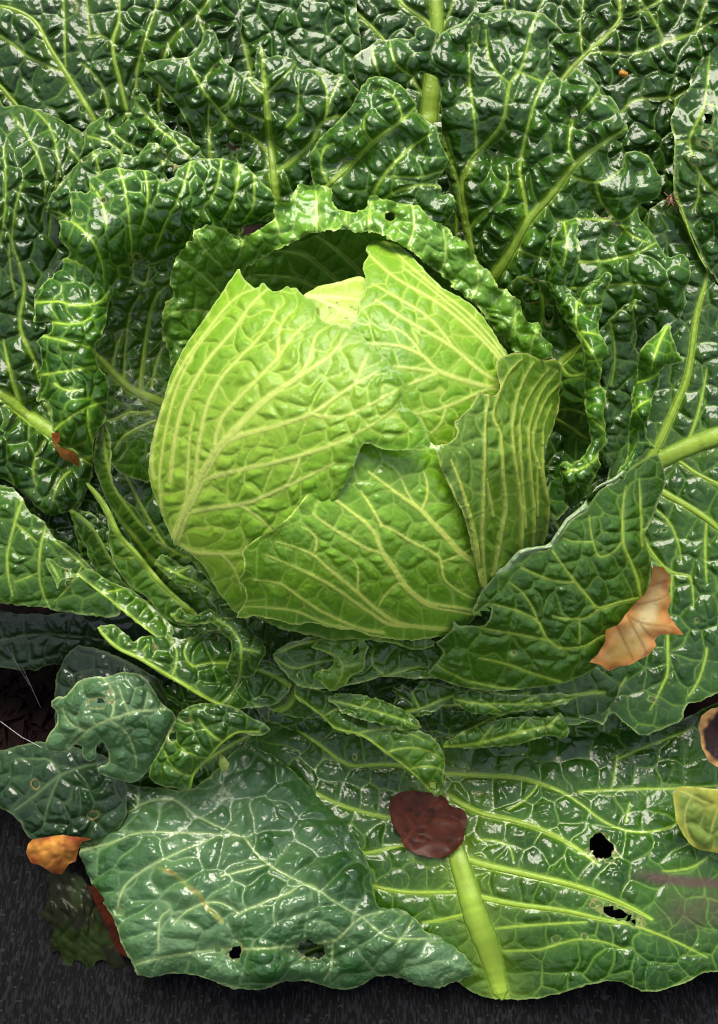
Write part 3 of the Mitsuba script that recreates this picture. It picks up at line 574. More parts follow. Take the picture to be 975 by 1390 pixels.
# ---- left under-leaves around the foot of the head
f3a = Sheet('130,590 143,570 150,590 152,620 150,648 167,677 187,690 200,717 217,735 235,745 267,753 264,772 275,800 300,830 285,850 240,810 200,770 165,715 140,670 125,630', '143,572,40 150,640,45 200,715,40 266,755,50 290,845,20 165,715,0 130,640,10',
    [(4, 3, '140,580 145,620 155,660 175,690 205,725 245,752 262,757'), (6, 4, '150,690 180,725 215,765 260,805')], MD, cell=17, amp=4, serr=3, ruffle=(7, 9, 14))
leaf('outer_leaf', [f3a])
f3b = Sheet('115,655 122,655 143,687 163,727 187,753 217,790 267,830 275,850 240,850 215,832 200,810 180,800 155,770 146,735 148,712 138,690', '118,657,25 165,727,25 270,835,20 215,830,0 150,760,0',
    [(8, 9, '118,657 143,687 163,727 187,753 217,790 265,832'), (2.5, 2, '187,755 170,757 152,752'), (2.5, 2, '163,727 150,725')], MD, cell=18, amp=4, serr=2)
leaf('outer_leaf', [f3b], ribs=[(0, 0, .45)])
f3c = Sheet('92,692 100,690 113,703 130,722 147,750 160,780 215,840 190,845 140,800 120,755', '95,692,-20 147,750,-15 210,840,-20 120,755,-40', [(5, 4, '98,693 113,703 132,725 150,758 180,800 210,838')], 'dark', cell=18, amp=4)
leaf('outer_leaf', [f3c], ribs=[(0, 0, .4)])
f3d = Sheet('60,757 72,758 80,768 92,772 100,770 95,780 110,776 122,770 150,790 180,800 215,830 240,855 225,875 207,862 173,836 140,808 112,783 92,785 80,790 79,803 75,790 66,775', '60,757,10 80,800,12 120,775,10 207,862,15 240,855,0 180,800,-8 140,808,14',
    [(4, 5, '105,780 140,807 173,833 212,865'), (2.5, 2, '140,805 165,800'), (2, 2, '66,760 80,785')], MD, cell=18, amp=3.5, serr=2.5, holes=[(91, 776, 3, 4)])
leaf('outer_leaf', [f3d], ribs=[(0, 0, .4)])
f3e = Sheet('130,850 147,846 160,850 173,862 180,872 190,865 210,862 230,862 247,870 290,850 330,880 390,910 400,935 370,960 330,962 310,965 280,950 233,923 187,896 160,882 145,868', '130,850,10 200,865,15 310,963,15 290,860,-10 395,930,-15 240,890,20 187,895,25',
    [(7, 8, '132,850 160,880 187,893 233,920 300,957 325,964'), (2.5, 2, '233,918 240,890 230,865'), (6, 4, '400,935 350,910 300,900 262,905'), (2.5, 2, '300,955 320,930 325,905'), (2.5, 2, '187,893 200,875'), (3, 2, '262,905 250,885 258,868')], 'dark', cell=26, amp=6.5, holes=[(192, 888, 4, 3), (210, 880, 3, 4)], fine=.5)
leaf('outer_leaf', [f3e], ribs=[(0, 0, .45), (0, 2, .4)])
f3f = Sheet('228,832 236,833 243,825 252,830 267,837 280,828 290,828 300,838 322,837 340,838 338,850 346,862 360,875 361,890 350,905 343,921 318,920 305,910 312,890 314,872 300,858 290,845 267,847 240,847', '230,832,30 290,835,45 345,860,60 340,920,45 310,905,50 330,885,70 260,842,42',
    [(3, 2.5, '295,842 315,855 328,880 325,918'), (2, 2, '328,880 350,885'), (2.5, 2, '232,834 262,846 290,844')], 'dark', cell=18, amp=5, roll=(10, 10), ruffle=(4, 8, 14))
leaf('outer_leaf', [f3f])

# ---- leaves hanging at the lower left
g1 = Sheet('67,955 78,945 88,947 97,935 107,923 133,917 143,920 163,912 187,913 200,923 207,933 217,953 240,970 235,990 222,1015 210,1035 195,1055 180,1064 160,1059 132,1050 133,1040 147,1038 148,1020 140,1005 130,1012 132,1030 120,1035 110,1025 113,1013 100,1010 93,1022 67,1020 60,1012 65,998 77,985 78,968', '67,955,-30 60,1012,-40 93,1022,-35 130,930,0 187,915,0 240,970,-5 180,1060,-45 150,970,10 130,1040,-40 170,1010,-15',
    [(3, 4, '92,1021 110,1000 127,986 150,976 195,964 232,963'), (2, 2, '150,976 155,945 140,922'), (2, 2, '175,970 160,930'), (2, 2, '195,964 200,940'), (2, 2, '150,978 175,1000 185,1040'), (2, 2, '120,992 95,980 85,960')], 'waxy', cell=32, amp=5, roll=(8, 12), holes=[(137, 953, 14, 7, -10), (150, 940, 3, 2)], fine=.5, serr=1.5)
leaf('outer_leaf', [g1], 'leaf_waxy', label='pale blue-green waxy leaf lobe with an oval hole at the lower left')

def g3tint(xy, sd, c, s):
    line = dense(pts('218,1180 243,1192 258,1208 273,1218 285,1238 302,1250'), False)
    d = cKDTree(line).query(xy)[0] + 5 * (n2(xy, 6, 3) - .5)
    k = np.clip(1.1 - d / 4.5, 0, 1)[:, None] * .45
    c = c * (1 - k) + np.array([.42, .45, .07]) * k
    k = np.clip(1 - d / 1.6, 0, 1)[:, None] * (n2(xy, 11, 4) > .5)[:, None] * .7
    c = c * (1 - k) + np.array([.28, .13, .03]) * k
    # the blade is bare of bloom towards the wet right side
    k = np.clip((f2(xy, 40, 2) - .5) * .7 + (xy[:, 0] - 330 - 0.85 * (xy[:, 1] - 1110)) / 90, 0, 1)[:, None] * (xy[:, 1] < 1235)[:, None]
    return c * (1 - .8 * k) + c * np.array([.2, .42, .12]) * .8 * k


g3 = Sheet('155,1058 187,1067 213,1068 257,1074 290,1050 330,1005 380,1030 440,1085 480,1130 500,1170 508,1210 512,1234 535,1232 560,1240 578,1265 600,1270 625,1290 648,1315 640,1328 585,1346 525,1320 470,1348 405,1328 335,1350 250,1318 190,1332 175,1300 165,1285 155,1250 140,1225 125,1200 112,1170 107,1160 110,1145 118,1142 137,1133 150,1110 152,1090',
    '155,1060,-115 107,1160,-85 180,1300,-20 250,1330,-25 450,1330,-20 640,1320,-30 500,1230,-25 335,1010,-128 430,1075,-95 495,1150,-62 300,1200,-18 430,1260,8 220,1140,-60 420,1150,-62 330,1300,22',
    [(3, 4, '160,1320 220,1300 290,1290 362,1287 452,1277 492,1245 520,1238'), (3, 3, '325,1240 360,1225 388,1215 415,1202 450,1222 478,1238 492,1245'), (2.5, 3, '330,1135 365,1175 390,1190 415,1202'), (2.5, 3, '110,1155 150,1145 200,1130 267,1132 325,1135'), (2.5, 3, '160,1232 167,1208 200,1178 233,1162 290,1138'), (2.5, 2.5, '153,1105 187,1095 188,1068'), (2.5, 2.5, '187,1095 230,1085 270,1110 325,1135'),
     (2.5, 2.5, '238,1252 290,1225 325,1240'), (2.5, 2.5, '215,1290 217,1250 230,1235'), (2.5, 2.5, '452,1277 450,1310 440,1330'), (2.5, 2.5, '300,1190 365,1175'), (2.5, 2.5, '540,1280 560,1250'), (2.5, 2, '492,1245 540,1275 600,1275')], 'waxy', cell=34, amp=6.0, fine=.45, aniso=(-25, 1.6), holes=[(162, 1238, 6, 5), (320, 1292, 8, 11, 15), (422, 1290, 19, 13), (296, 1289, 4, 3)], roll=(24, 24), tint=g3tint, serr=4.5, ruffle=(14, 20, 34), wave=9)
leaf('outer_leaf', [g3], 'leaf_waxy', label='wide waxy blue-green leaf with a yellow scar at the bottom left')

g2 = Sheet('236,982 243,968 250,962 270,954 300,955 320,960 342,975 362,983 368,993 355,1000 340,998 325,994 303,1008 283,1030 262,1055 259,1074 213,1067 200,1052 207,1035 218,1018 228,995', '236,980,15 300,957,25 368,992,10 259,1072,-15 203,1052,-20 270,1000,22',
    [(4, 5, '259,1072 262,1054 283,1029 303,1007 325,994 352,993'), (3, 3, '303,1007 285,995 270,975'), (2, 2, '283,1029 255,1020 235,1000'), (2, 2, '262,1054 240,1045 225,1020')], 'dark', cell=24, amp=6, roll=(5, 9), holes=[(235, 999, 5, 10, 20), (253, 977, 8, 3, 10)], fine=.5, serr=1.5)
leaf('outer_leaf', [g2], ribs=[(0, 0, .4)])

# ---- small leaves under the front of the head
k6 = Sheet('330,930 400,905 520,890 600,900 700,915 800,900 850,930 820,975 780,985 700,985 620,1002 540,985 470,975 380,975', '330,940,-55 600,900,-30 850,930,-30 700,985,-25 500,970,-50 400,910,-30', [(5, 3, '820,940 740,950 680,970 620,998'), (4, 3, '560,960 640,955 720,940'), (9, 7, '405,920 402,937 392,957 358,970 335,975')], 'dark', cell=26, amp=4.5)
leaf('outer_leaf', [k6], ribs=[(0, 2, .45)])
k5 = Sheet('600,1008 625,995 651,981 680,975 711,971 746,974 757,965 763,966 774,991 768,1004 750,1000 736,1002 710,1010 686,1014 650,1016 602,1018', '602,1012,-12 711,971,0 765,966,5 770,1000,-5 686,1014,-8', [(5, 3, '602,1014 650,1008 700,995 750,985'), (2.5, 2, '700,995 720,975'), (2.5, 2, '650,1008 670,985'), (3, 2, '740,988 762,970')], MD, cell=20, amp=4.5, roll=(8, 8), serr=5, ruffle=(12, 9, 12))
leaf('outer_leaf', [k5], ribs=[(0, 0, .4)])
k7 = Sheet('398,930 430,935 480,945 520,962 560,985 585,998 603,1020 605,1052 600,1078 592,1083 582,1072 562,1053 545,1038 525,1025 505,1008 485,998 458,993 438,975 415,957 400,947', '400,938,0 520,962,0 604,1030,5 592,1082,-10 485,998,12 545,1036,15 560,1000,15', [(4, 5, '400,944 438,972 458,990 485,996 525,1022 562,1051 590,1080'), (2.5, 2, '485,996 530,990 575,1005'), (2.5, 2, '525,1022 560,1015 600,1030'), (2.5, 2, '555,1045 580,1040 600,1045'), (2.5, 2, '440,972 470,960 500,960')], MD, cell=22, amp=4.5, roll=(6, 9), serr=4, ruffle=(11, 10, 14), holes=[(588, 1067, 6, 7), (582, 1028, 5, 4), (490, 975, 9, 6)], fine=.5)
leaf('outer_leaf', [k7], ribs=[(0, 0, .45)], label='tongue shaped leaf pointing down over the front leaf with a hole at its tip')
k4 = Sheet('523,957 530,955 538,950 533,940 534,932 545,935 545,929 558,935 570,927 585,923 610,930 637,936 628,945 618,953 605,960 592,967 578,970 565,978 545,985 528,976', '523,957,5 545,930,10 635,937,10 545,984,0 590,945,12', [(3, 4, '530,970 570,962 600,950 635,938'), (2, 2, '570,962 560,940')], 'dark', cell=20, amp=4, serr=5.5, ruffle=(9, 9, 12))
leaf('outer_leaf', [k4])
k1 = Sheet('366,892 385,873 430,862 500,858 560,866 605,872 650,900 600,922 560,922 525,918 490,928 442,938 405,934 385,912', '366,892,20 500,858,30 640,900,20 442,938,40 525,918,42 405,932,35', [(4, 3, '405,932 442,936 490,927 525,917 570,905'), (3, 2, '375,893 402,907 445,897 480,895'), (3, 2, '380,885 430,870 470,868'), (3, 2, '520,915 505,895 510,880')], FR, cell=26, amp=3, col=None) if 0 else \
    Sheet('366,892 385,873 430,862 500,858 560,866 605,872 650,900 600,922 560,922 525,918 490,928 442,938 405,934 385,912', '366,892,20 500,858,30 640,900,20 442,938,40 525,918,42 405,932,35', [(4, 3, '405,932 442,936 490,927 525,917 570,905'), (3, 2, '375,893 402,907 445,897 480,895'), (3, 2, '380,885 430,870 470,868'), (3, 2, '520,915 505,895 510,880')], MD, cell=26, amp=3, serr=4, ruffle=(8, 9, 14))
leaf('outer_leaf', [k1])
k3 = Sheet('500,864 520,858 542,855 572,863 592,870 588,880 558,884 538,874 505,871', '500,866,62 545,857,70 590,872,75 558,882,68', [(2.5, 2, '505,870 538,873 558,882 588,878')], MD, cell=14, amp=4, ruffle=(3, 6, 10))
leaf('outer_leaf', [k3])
k2 = Sheet('418,880 430,870 442,863 468,858 502,862 495,870 482,880 475,890 470,899 485,890 495,876 502,877 495,893 497,910 475,920 468,933 450,940 438,930 422,918 438,907 448,910 456,893 442,885', '418,880,55 470,860,65 500,876,72 497,905,65 450,940,55 422,918,60 462,895,75', [(3, 2, '420,880 445,885 460,893 465,905 452,935'), (2, 2, '465,905 492,900')], FR, cell=17, amp=4, ruffle=(5, 8, 12), serr=2.5, roll=(5, 7))
leaf('outer_leaf', [k2])

n1 = Sheet('440,945 470,940 505,945 540,958 565,975 575,990 550,992 520,985 490,978 462,968', '440,948,20 505,945,28 575,990,15 490,978,24 520,965,34', [(3, 2, '442,950 490,960 540,975 572,989'), (2, 2, '490,960 510,948')], MD, cell=18, amp=4, serr=5, ruffle=(9, 8, 12), gain=1.2)
n2_ = Sheet('610,940 650,935 700,945 760,938 790,945 760,960 700,968 650,972 620,960', '610,945,22 700,942,30 790,946,18 700,968,24 650,955,36', [(3, 2, '612,948 660,955 720,955 785,946'), (2, 2, '660,955 680,965'), (2, 2, '700,955 730,945')], MD, cell=20, amp=4, serr=5, ruffle=(10, 8, 12))
n3 = Sheet('205,760 225,752 245,768 262,765 275,785 295,800 302,816 280,812 262,800 240,795 222,780', '205,762,42 245,768,52 302,816,40 240,795,48 262,782,58', [(3, 2, '208,762 240,778 270,792 300,814'), (2, 2, '240,778 258,770')], MD, cell=16, amp=3.5, serr=4.5, ruffle=(8, 7, 11), gain=1.2)
for q in (n1, n2_, n3):
    leaf('outer_leaf', [q])

# ---- lower right wrapper, its upper edge folded over
f2a = Sheet('853,640 833,656 815,663 806,675 800,685 793,693 773,707 763,723 752,737 750,746 710,750 697,763 690,772 670,783 652,803 640,833 645,836 661,821 668,823 666,838 656,851 635,848 622,850 617,842 613,843 617,851 601,866 590,873 605,884 592,900 580,916 570,908 560,912 538,916 530,912 528,901 540,905 560,908 575,912 616,931 661,939 711,936 761,930 800,915 838,882 852,853 868,822 882,800 885,777 884,757 878,738 874,728 888,700 898,672 906,653 900,630 892,612',
    '853,645,105 752,737,135 700,760,140 645,835,125 590,873,95 530,912,75 616,931,60 711,936,55 800,915,50 870,820,65 884,750,70 902,650,75 850,740,105 780,850,95 690,860,105',
    [(6, 3, '872,835 866,790 856,762 846,735 845,700 850,660'), (4, 3, '872,740 870,700 868,650'), (7, 3, '868,812 840,818 813,825 796,808 780,788 765,768 750,747'), (5, 3, '852,853 820,863 790,878 767,880 743,867 730,843 700,828 670,820'), (4, 2.5, '743,868 700,860 650,852'), (4, 2.5, '760,925 727,915 690,902 650,893'), (4, 3, '782,790 755,788 730,780 707,770'), (3, 2.5, '813,825 787,840 750,835'), (3, 2, '845,735 815,755 805,735 800,700'), (3, 2, '730,843 710,805 690,790'), (3, 2, '787,843 787,872'), (3, 2, '700,935 640,925 590,900'), (2.5, 2, '805,735 780,735 765,730'), (2.5, 2, '870,720 885,715')], MD, cell=30, amp=2.7, gain=.85, ruffle=(4, 12, 20), serr=1.5, fine=.42)
f2r = Sheet('852,642 835,655 815,661 800,672 796,684 803,690 794,697 775,709 764,725 754,739 752,749 735,747 712,753 699,766 693,777 672,787 654,807 648,803 668,778 688,767 694,757 708,744 746,740 749,732 760,717 770,702 790,688 797,677 812,658 832,650 848,636', '852,642,109 752,740,141 700,760,146 650,803,130 800,685,132', [], 'waxy', cell=12, amp=2, roll=(6, 3), ruffle=(3, 4, 9), serr=1.5, tint=lambda xy, sd, c, s: c * .6 + np.array([.14, .18, .11]))
f2b = Sheet('913,442 902,442 890,455 873,468 863,492 863,512 857,532 857,558 853,582 853,608 850,625 840,635 835,650 845,655 857,640 872,616 892,608 880,595 877,582 883,558 887,538 897,518 897,502 917,495 931,490 920,475 911,450',
    '908,444,85 865,500,85 930,490,80 855,580,95 890,540,100 840,645,115 885,605,105 888,490,125 875,560,132', [(2.5, 2, '905,445 890,480 885,500'), (2, 2, '862,520 880,515 896,505'), (2, 2, '858,560 870,550 886,540')], 'dark', cell=20, amp=3, roll=(10, 8), serr=3.5, ruffle=(8, 9, 15), gain=1.5)
leaf('outer_leaf', [f2a, f2r, f2b], ribs=[(0, 0, .4), (0, 2, .38), (0, 3, .38)], label='smooth mid green leaf cupping the lower right of the head, rim folded over in a pale line')

# ------------------------------------------------------------------ the head
def margin(xy, sd, c, s):
    # the wrapper is paler over its ribs and green along its torn margin
    k = np.exp(-(sd / (9 + 12 * n2(xy, 24, 71))) ** 1.5)[:, None] * np.clip((xy[:, 0] - 300) / 160, 0, 1)[:, None] * .75
    c = c * (1 - k) + c * np.array([.42, .62, .35]) * k
    w = np.clip(1 - cKDTree(s.v[0][1]).query(xy)[0] / 120, 0, 1)[:, None] * .22
    return c * (1 - w) + np.array([.44, .58, .10]) * w


core = Sheet('215,600 240,500 300,420 400,405 500,400 600,410 690,470 735,560 735,700 690,790 600,850 480,875 360,850 270,780 220,690', '480,400,-28 200,600,-28 700,600,-28 480,800,-28', [], 'fresh', cell=40, amp=1, head=.96, step=5, ruffle=(0, 10, 10), wave=0)
leaf('heart_leaf', [core], 'leaf_head')
h3 = Sheet('400,410 425,390 460,382 497,372 520,400 525,480 470,475 425,440', '400,410,4 497,372,0 520,470,-6 440,450,-6', [(5, 3, '395,402 415,402 450,403 490,407'), (4, 3, '420,400 438,408 462,420 490,434'), (2.5, 2, '450,385 500,377')], 'yellow', cell=26, amp=1.2, head=1.0, ridge=.4, ruffle=(2, 10, 20), wave=2)
leaf('heart_leaf', [h3], 'leaf_head', label='palest yellow-green heart leaf peeping out at the crown of the head')
h2 = Sheet('507,325 495,338 502,347 490,362 497,375 495,398 485,412 488,425 475,440 480,520 540,600 600,650 660,640 700,560 695,500 688,482 670,448 650,422 632,405 602,392 582,372 558,345 540,330 520,322', '507,325,18 485,430,4 690,490,10 540,600,-14 660,630,-14 600,450,14',
    [(7, 3, '705,535 680,530 650,522 595,503 572,482 532,468 507,467'), (5, 3, '700,528 670,515 650,502 615,472 558,438 512,408'), (4, 3, '695,510 650,458 592,410 538,378 503,348'), (3, 2.5, '690,490 640,430 590,390 550,355 520,326'), (4, 3, '592,505 560,500 535,498'), (4, 3, '592,507 555,522'), (5, 3, '680,520 650,533 605,552 565,562'), (3, 2, '605,552 600,570 585,588'), (3, 2.5, '615,472 580,430 540,405 505,385'), (3, 2, '692,500 645,445 600,405 545,362'), (3, 2, '572,482 545,450 520,440')],
    'lime', cell=26, amp=2.0, ridge=.6, thin=1.0, warp=15, gain=.98, head=1.0, ruffle=(5, 10, 14), serr=2.5, wave=3, aniso=(35, 1.5), fine=.5)
leaf('heart_leaf', [h2], 'leaf_head', ribs=[(0, 0, .35), (0, 1, .35)], label='lime green leaf folded over the upper right of the head')

h4 = Sheet('328,745 345,733 365,722 395,700 420,665 455,630 500,588 560,585 600,610 625,650 650,700 668,745 665,800 645,842 610,862 560,870 535,868 500,863 480,855 450,853 420,845 400,850 375,842 345,836 330,840 318,838 335,815 330,795 322,790 333,770', '328,745,26 330,830,26 500,860,14 640,835,14 500,600,2 600,620,0 660,740,10 480,740,16',
    [(10, 3, '655,832 625,827 585,820 552,797 535,772 518,747 508,723 475,693 440,668'), (8, 3, '625,855 580,851 542,845 512,827 485,803 448,773 425,753 400,742 375,735'), (5, 2.5, '516,750 508,748 472,730 425,697'), (9, 3, '662,790 645,765 625,750 605,728 585,707 572,693 540,670 520,655 500,640'), (4, 3, '518,713 535,720 555,733 598,760 602,783 620,800 645,813'), (3.5, 2.5, '518,713 505,690 490,667'), (6, 3, '555,849 532,847 502,830 448,793 408,773 362,753'), (5, 2.5, '520,858 492,853 445,833 410,812 375,790 345,787'), (4, 2.5, '480,853 448,847 392,827 332,823'),
     (3, 2, '485,803 486,773 472,755'), (3, 2, '552,797 545,790 525,805 512,827'), (3, 2, '585,707 560,680 545,650'), (3, 2, '572,693 580,665 575,640'), (3, 2, '425,753 430,735 410,715'), (3, 2, '602,762 640,745')],
    'fresh', cell=27, amp=1.9, ridge=.6, gain=1.75, warp=11, tint=lambda xy, sd, c, s: c * [1.22, 1.06, 1.0], head=1.0, ruffle=(5, 10, 18), serr=2, wave=3, aniso=(35, 1.3), fine=.45, holes=[])
leaf('heart_leaf', [h4], 'leaf_wet', ribs=[(0, 0, .4), (0, 1, .4), (0, 3, .4), (0, 6, .35)], label='shiny mid green leaf wrapped across the front of the head')

h1 = Sheet('325,362 328,375 348,395 357,380 368,395 380,395 390,387 397,395 402,388 412,402 433,408 428,422 440,438 465,442 488,452 493,457 508,475 525,485 535,502 547,515 553,524 547,537 545,552 558,555 572,572 582,592 586,608 570,605 555,612 528,612 508,605 498,598 488,612 480,640 465,665 450,690 430,720 400,750 370,770 350,790 345,832 318,832 307,817 293,800 275,765 250,747 233,733 213,683 202,653 203,608 217,558 230,512 253,465 290,415 312,380',
    '325,362,22 205,620,8 240,745,10 580,600,34 500,460,32 330,820,10 400,580,20 430,410,16 400,720,8',
    [(16, 4, '236,745 250,702 267,665 293,615 325,578 362,542 405,512 452,478 470,452'), (7, 3, '290,612 325,592 375,578 422,562 455,540 482,522 512,505'), (4, 2.5, '422,560 445,566 465,565 505,548 540,528'), (6, 3, '272,652 325,638 370,628 408,618 460,600 502,578 540,550'), (6, 3, '258,695 290,689 325,685 382,663 425,643 455,628'), (6, 3, '245,738 267,750 300,752 325,750'), (6, 3, '233,653 238,600 247,558 277,498 320,445 345,410 365,392'), (5, 3, '267,653 280,558 300,515 325,487 358,452 378,415'), (5, 3, '293,602 300,572 325,540 350,515 378,485 400,455 420,436'),
     (5, 2.5, '210,650 207,630 213,585 240,512 280,452 325,402 345,393'), (4, 2, '222,700 218,650 225,590 235,545 258,490 300,435'), (3, 2, '405,512 420,485 430,455 450,442'), (3, 2, '482,522 500,480'), (3, 2, '378,485 380,450 395,425'), (4, 2.5, '240,735 250,700 255,660 258,600 265,560'), (3, 2, '408,618 400,640 385,662'), (3, 2, '325,685 350,700 370,720'), (3, 2, '300,752 320,775 328,800')],
    'lime', cell=27, amp=2.3, ridge=.6, thin=1.0, warp=15, tint=margin, head=1.0, ruffle=(5, 9, 14), serr=2.5, wave=3, aniso=(-35, 1.45), fine=.5, spots=1)
leaf('heart_leaf', [h1], 'leaf_head', ribs=[(0, 0, .4), (0, 1, .35), (0, 3, .35), (0, 4, .35), (0, 5, .35)], label='large pale lime leaf with fanned ribs covering the left of the head')

def folds(lines):
    T = [spline(pts(l)) for l in lines]
    return T


h5 = Sheet('752,485 742,490 733,488 722,482 713,478 690,480 675,487 672,500 680,528 668,538 655,532 650,530 642,548 625,565 615,572 622,590 608,602 588,605 592,615 600,640 615,670 630,700 640,745 652,800 675,795 700,770 720,752 735,742 743,717 747,683 740,650 740,608 750,585 760,552 760,525 763,508 762,495', '752,485,35 680,485,36 590,605,20 650,795,24 740,740,-5 745,600,-5 690,620,30 763,505,5 650,640,28',
    [(8, 5, '655,798 648,770 643,730 628,670 612,625'), (5, 3, '657,793 653,730 655,680 657,620 657,578 663,538 672,510'), (6, 3, '667,780 680,715 685,690 681,640 678,592 668,565 680,525 690,505 707,488'), (6, 3, '700,765 707,710 703,665 695,610 693,585 700,542 723,492'), (4, 3, '712,715 708,660 703,578 710,552 743,502'), (5, 3, '720,745 723,693 719,650 715,592 730,538 755,505'), (5, 3, '735,737 743,690 735,650 721,600 733,555 760,520'), (4, 2, '743,680 735,630 735,590 748,550'), (3, 2, '668,700 660,650'), (3, 2, '728,700 728,650 725,610')],
    'fresh', cell=20, amp=2.0, ridge=2.0, head=1.0, ruffle=(6, 9, 14), serr=2.5, wave=3, aniso=(90, 1.8), tint=lambda xy, sd, c, s: c * [1.15, 1.0, .9])
leaf('heart_leaf', [h5], 'leaf_wet', ribs=[(0, 0, .4), (0, 2, .4), (0, 3, .4), (0, 5, .4), (0, 6, .4)], label='dark ribbed leaf with close upright folds on the right of the head')

# the stalk that carries head and leaves
foot, top = to_ground(470, 900), W([[480, 760, -60]])[0]
top = np.array([0.0, 0.0, 0.12]) + W([[480, 640, 0]])[0] * np.array([1, 1, 0])
st = trimesh.creation.cylinder(0.026, segment=[[top[0], top[1] + .02, 0.0], [top[0], top[1] + .02, 0.13]], sections=32)
scene['cabbage__stalk'] = mikit.ply(trimesh.Trimesh(st.vertices, st.faces, process=False), 'leaf_stalk' if 0 else 'soil', smooth=40)

# ------------------------------------------------------------------ fallen leaves
def blade(key, outline, depth, veins, fn, bsdf, label, cat, cell=16, amp=.45, ruffle=(3, 12, 20), serr=1.2, roll=(0, 9), extra=None, step=1.8, wave=3, **kw):
    s = [Sheet(outline, depth, veins, 'yellow', cell=cell, amp=amp, ruffle=ruffle, serr=serr, roll=roll, tint=fn, step=step, wave=wave, chaik=False, **kw)]
    if extra: s += [Sheet(o, d, [], 'yellow', cell=cell, amp=amp, ruffle=ruffle, serr=serr, roll=roll, tint=fn, wave=wave) for o, d in extra]
    emit(key, [q.build() for q in s], bsdf)
    labels[key] = {'label': label, 'category': cat}


def maple_tint(xy, sd, c, s):
    t = np.clip(2.2 * f2(xy, 22, 3, 4) - .6, 0, 1)[:, None]
    out = np.array([.50, .32, .08]) * (1 - t) + np.array([.72, .58, .28]) * t
    k = np.clip(1.15 - sd / 16 + 1.2 * (f2(xy, 18, 6) - .5), 0, 1)[:, None] * .85
    k = np.maximum(k, np.clip((xy[:, 0] - 895) / 20, 0, 1)[:, None] * .9)
    out = out * (1 - k) + np.array([.44, .16, .035]) * k
    sp = np.clip((n2(xy, 4, 9) - .78) * 5, 0, 1)[:, None]
    out = out * (1 - .6 * sp)
    v = np.min([np.maximum(cKDTree(l).query(xy)[0] - w / 2, 0) for w0, l in s.v for w in [w0.mean()]], axis=0)
    kv = np.exp(-v / 1.0)[:, None] * .7
    return out * (1 - kv) + np.array([.22, .09, .03]) * kv


blade('fallen_leaf', '886,768 900,769 908,778 911,790 908,800 911,815 906,830 910,838 918,848 929,862 915,861 895,861 888,868 892,876 882,888 866,897 856,903 840,905 826,911 815,903 800,899 812,888 822,870 822,855 840,848 850,833 862,820 876,805 884,790', '886,768,96 911,790,70 929,862,78 800,899,86 826,911,72 850,850,84 882,880,62 880,800,78 905,830,62',
    [(1.6, 1, '851,833 870,845 885,848 905,850 925,860'), (1.4, 1, '868,843 880,860 890,868'), (1.4, 1, '851,834 870,870 878,885'), (1.2, 1, '862,820 890,815 908,806'), (1.2, 1, '880,797 900,790 909,788'), (1.4, 1, '838,850 850,875 860,895')], maple_tint, 'dry_leaf', 'orange and yellow fallen autumn leaf tucked under the lower right cabbage leaf', 'fallen leaf', ruffle=(6, 10, 16))


def round_tint(xy, sd, c, s):
    t = f2(xy, 26, 3)[:, None]
    out = np.array([.050, .012, .007]) * (1 - t) + np.array([.13, .030, .013]) * t
    d = np.min([cKDTree(l).query(xy)[0] for w, l in s.v], axis=0)
    sp = np.clip((f2(xy, 7, 14) - .58) * 5, 0, .6)[:, None]
    return (out * (1 + .9 * np.exp(-d / 1.1))[:, None]) * (1 - sp) + np.array([.02, .008, .006]) * sp


blade('fallen_leaf_001', '530,1085 540,1076 556,1073 575,1075 596,1077 606,1084 612,1096 622,1096 630,1100 635,1110 632,1125 628,1145 615,1158 600,1165 580,1164 562,1158 548,1148 545,1138 533,1120 528,1100', '530,1095,-92 575,1075,-95 632,1112,-80 600,1164,-70 575,1118,-86 562,1090,-86',
    [(1.5, 1, '545,1150 562,1125 580,1098 598,1080'), (1, 1, '570,1112 595,1113 622,1118'), (1, 1, '562,1125 552,1108 540,1098'), (1, 1, '556,1134 580,1142 605,1148'), (1, 1, '582,1096 600,1092'), (1, 1, '575,1105 566,1090')], round_tint, 'wet_dead', 'wet dark brown round dead leaf lying on the front leaf', 'fallen leaf', cell=30, amp=1.1, ruffle=(4, 9, 16), serr=1.0, roll=(-3, 5), wave=4)


def orange_tint(xy, sd, c, s):
    t = np.clip(f2(xy, 16, 3) * 1.8 - .4, 0, 1)[:, None]
    out = np.array([.26, .06, .014]) * (1 - t) + np.array([.55, .24, .04]) * t
    k = np.clip((xy[:, 0] - 85) / 25 + (n2(xy, 8, 3) - .5), 0, 1)[:, None] * .7
    return (out * (1 - k) + np.array([.22, .035, .012]) * k) * (.75 + .5 * n2(xy, 5, 4))[:, None]


blade('fallen_leaf_002', '35,1158 38,1145 45,1139 65,1136 85,1133 100,1136 118,1137 124,1140 110,1144 106,1158 103,1170 94,1172 90,1178 84,1187 72,1186 60,1178 52,1174 42,1172', '35,1158,-75 65,1136,-62 124,1140,-60 80,1186,-72 80,1158,-52 100,1165,-70',
    [(1.5, 1, '120,1139 90,1148 60,1156 38,1158'), (1, 1, '90,1148 80,1180')], orange_tint, 'dry_leaf', 'crumpled bright orange dead leaf at the edge of the black fabric', 'fallen leaf', cell=15, amp=2.4, ruffle=(8, 10, 12), wave=9, fine=.4)
blade('fallen_leaf_003', '70,588 80,586 82,597 76,604 84,608 100,612 107,622 109,636 97,628 82,620 76,608 71,600', '70,588,60 82,600,80 109,636,74 90,615,80', [(1, 1, '76,590 78,605 106,628')], orange_tint, 'dry_leaf', 'small torn rust orange leaf scrap under the rolled rim at the left', 'leaf scrap', cell=8, amp=1.2, serr=1.5)


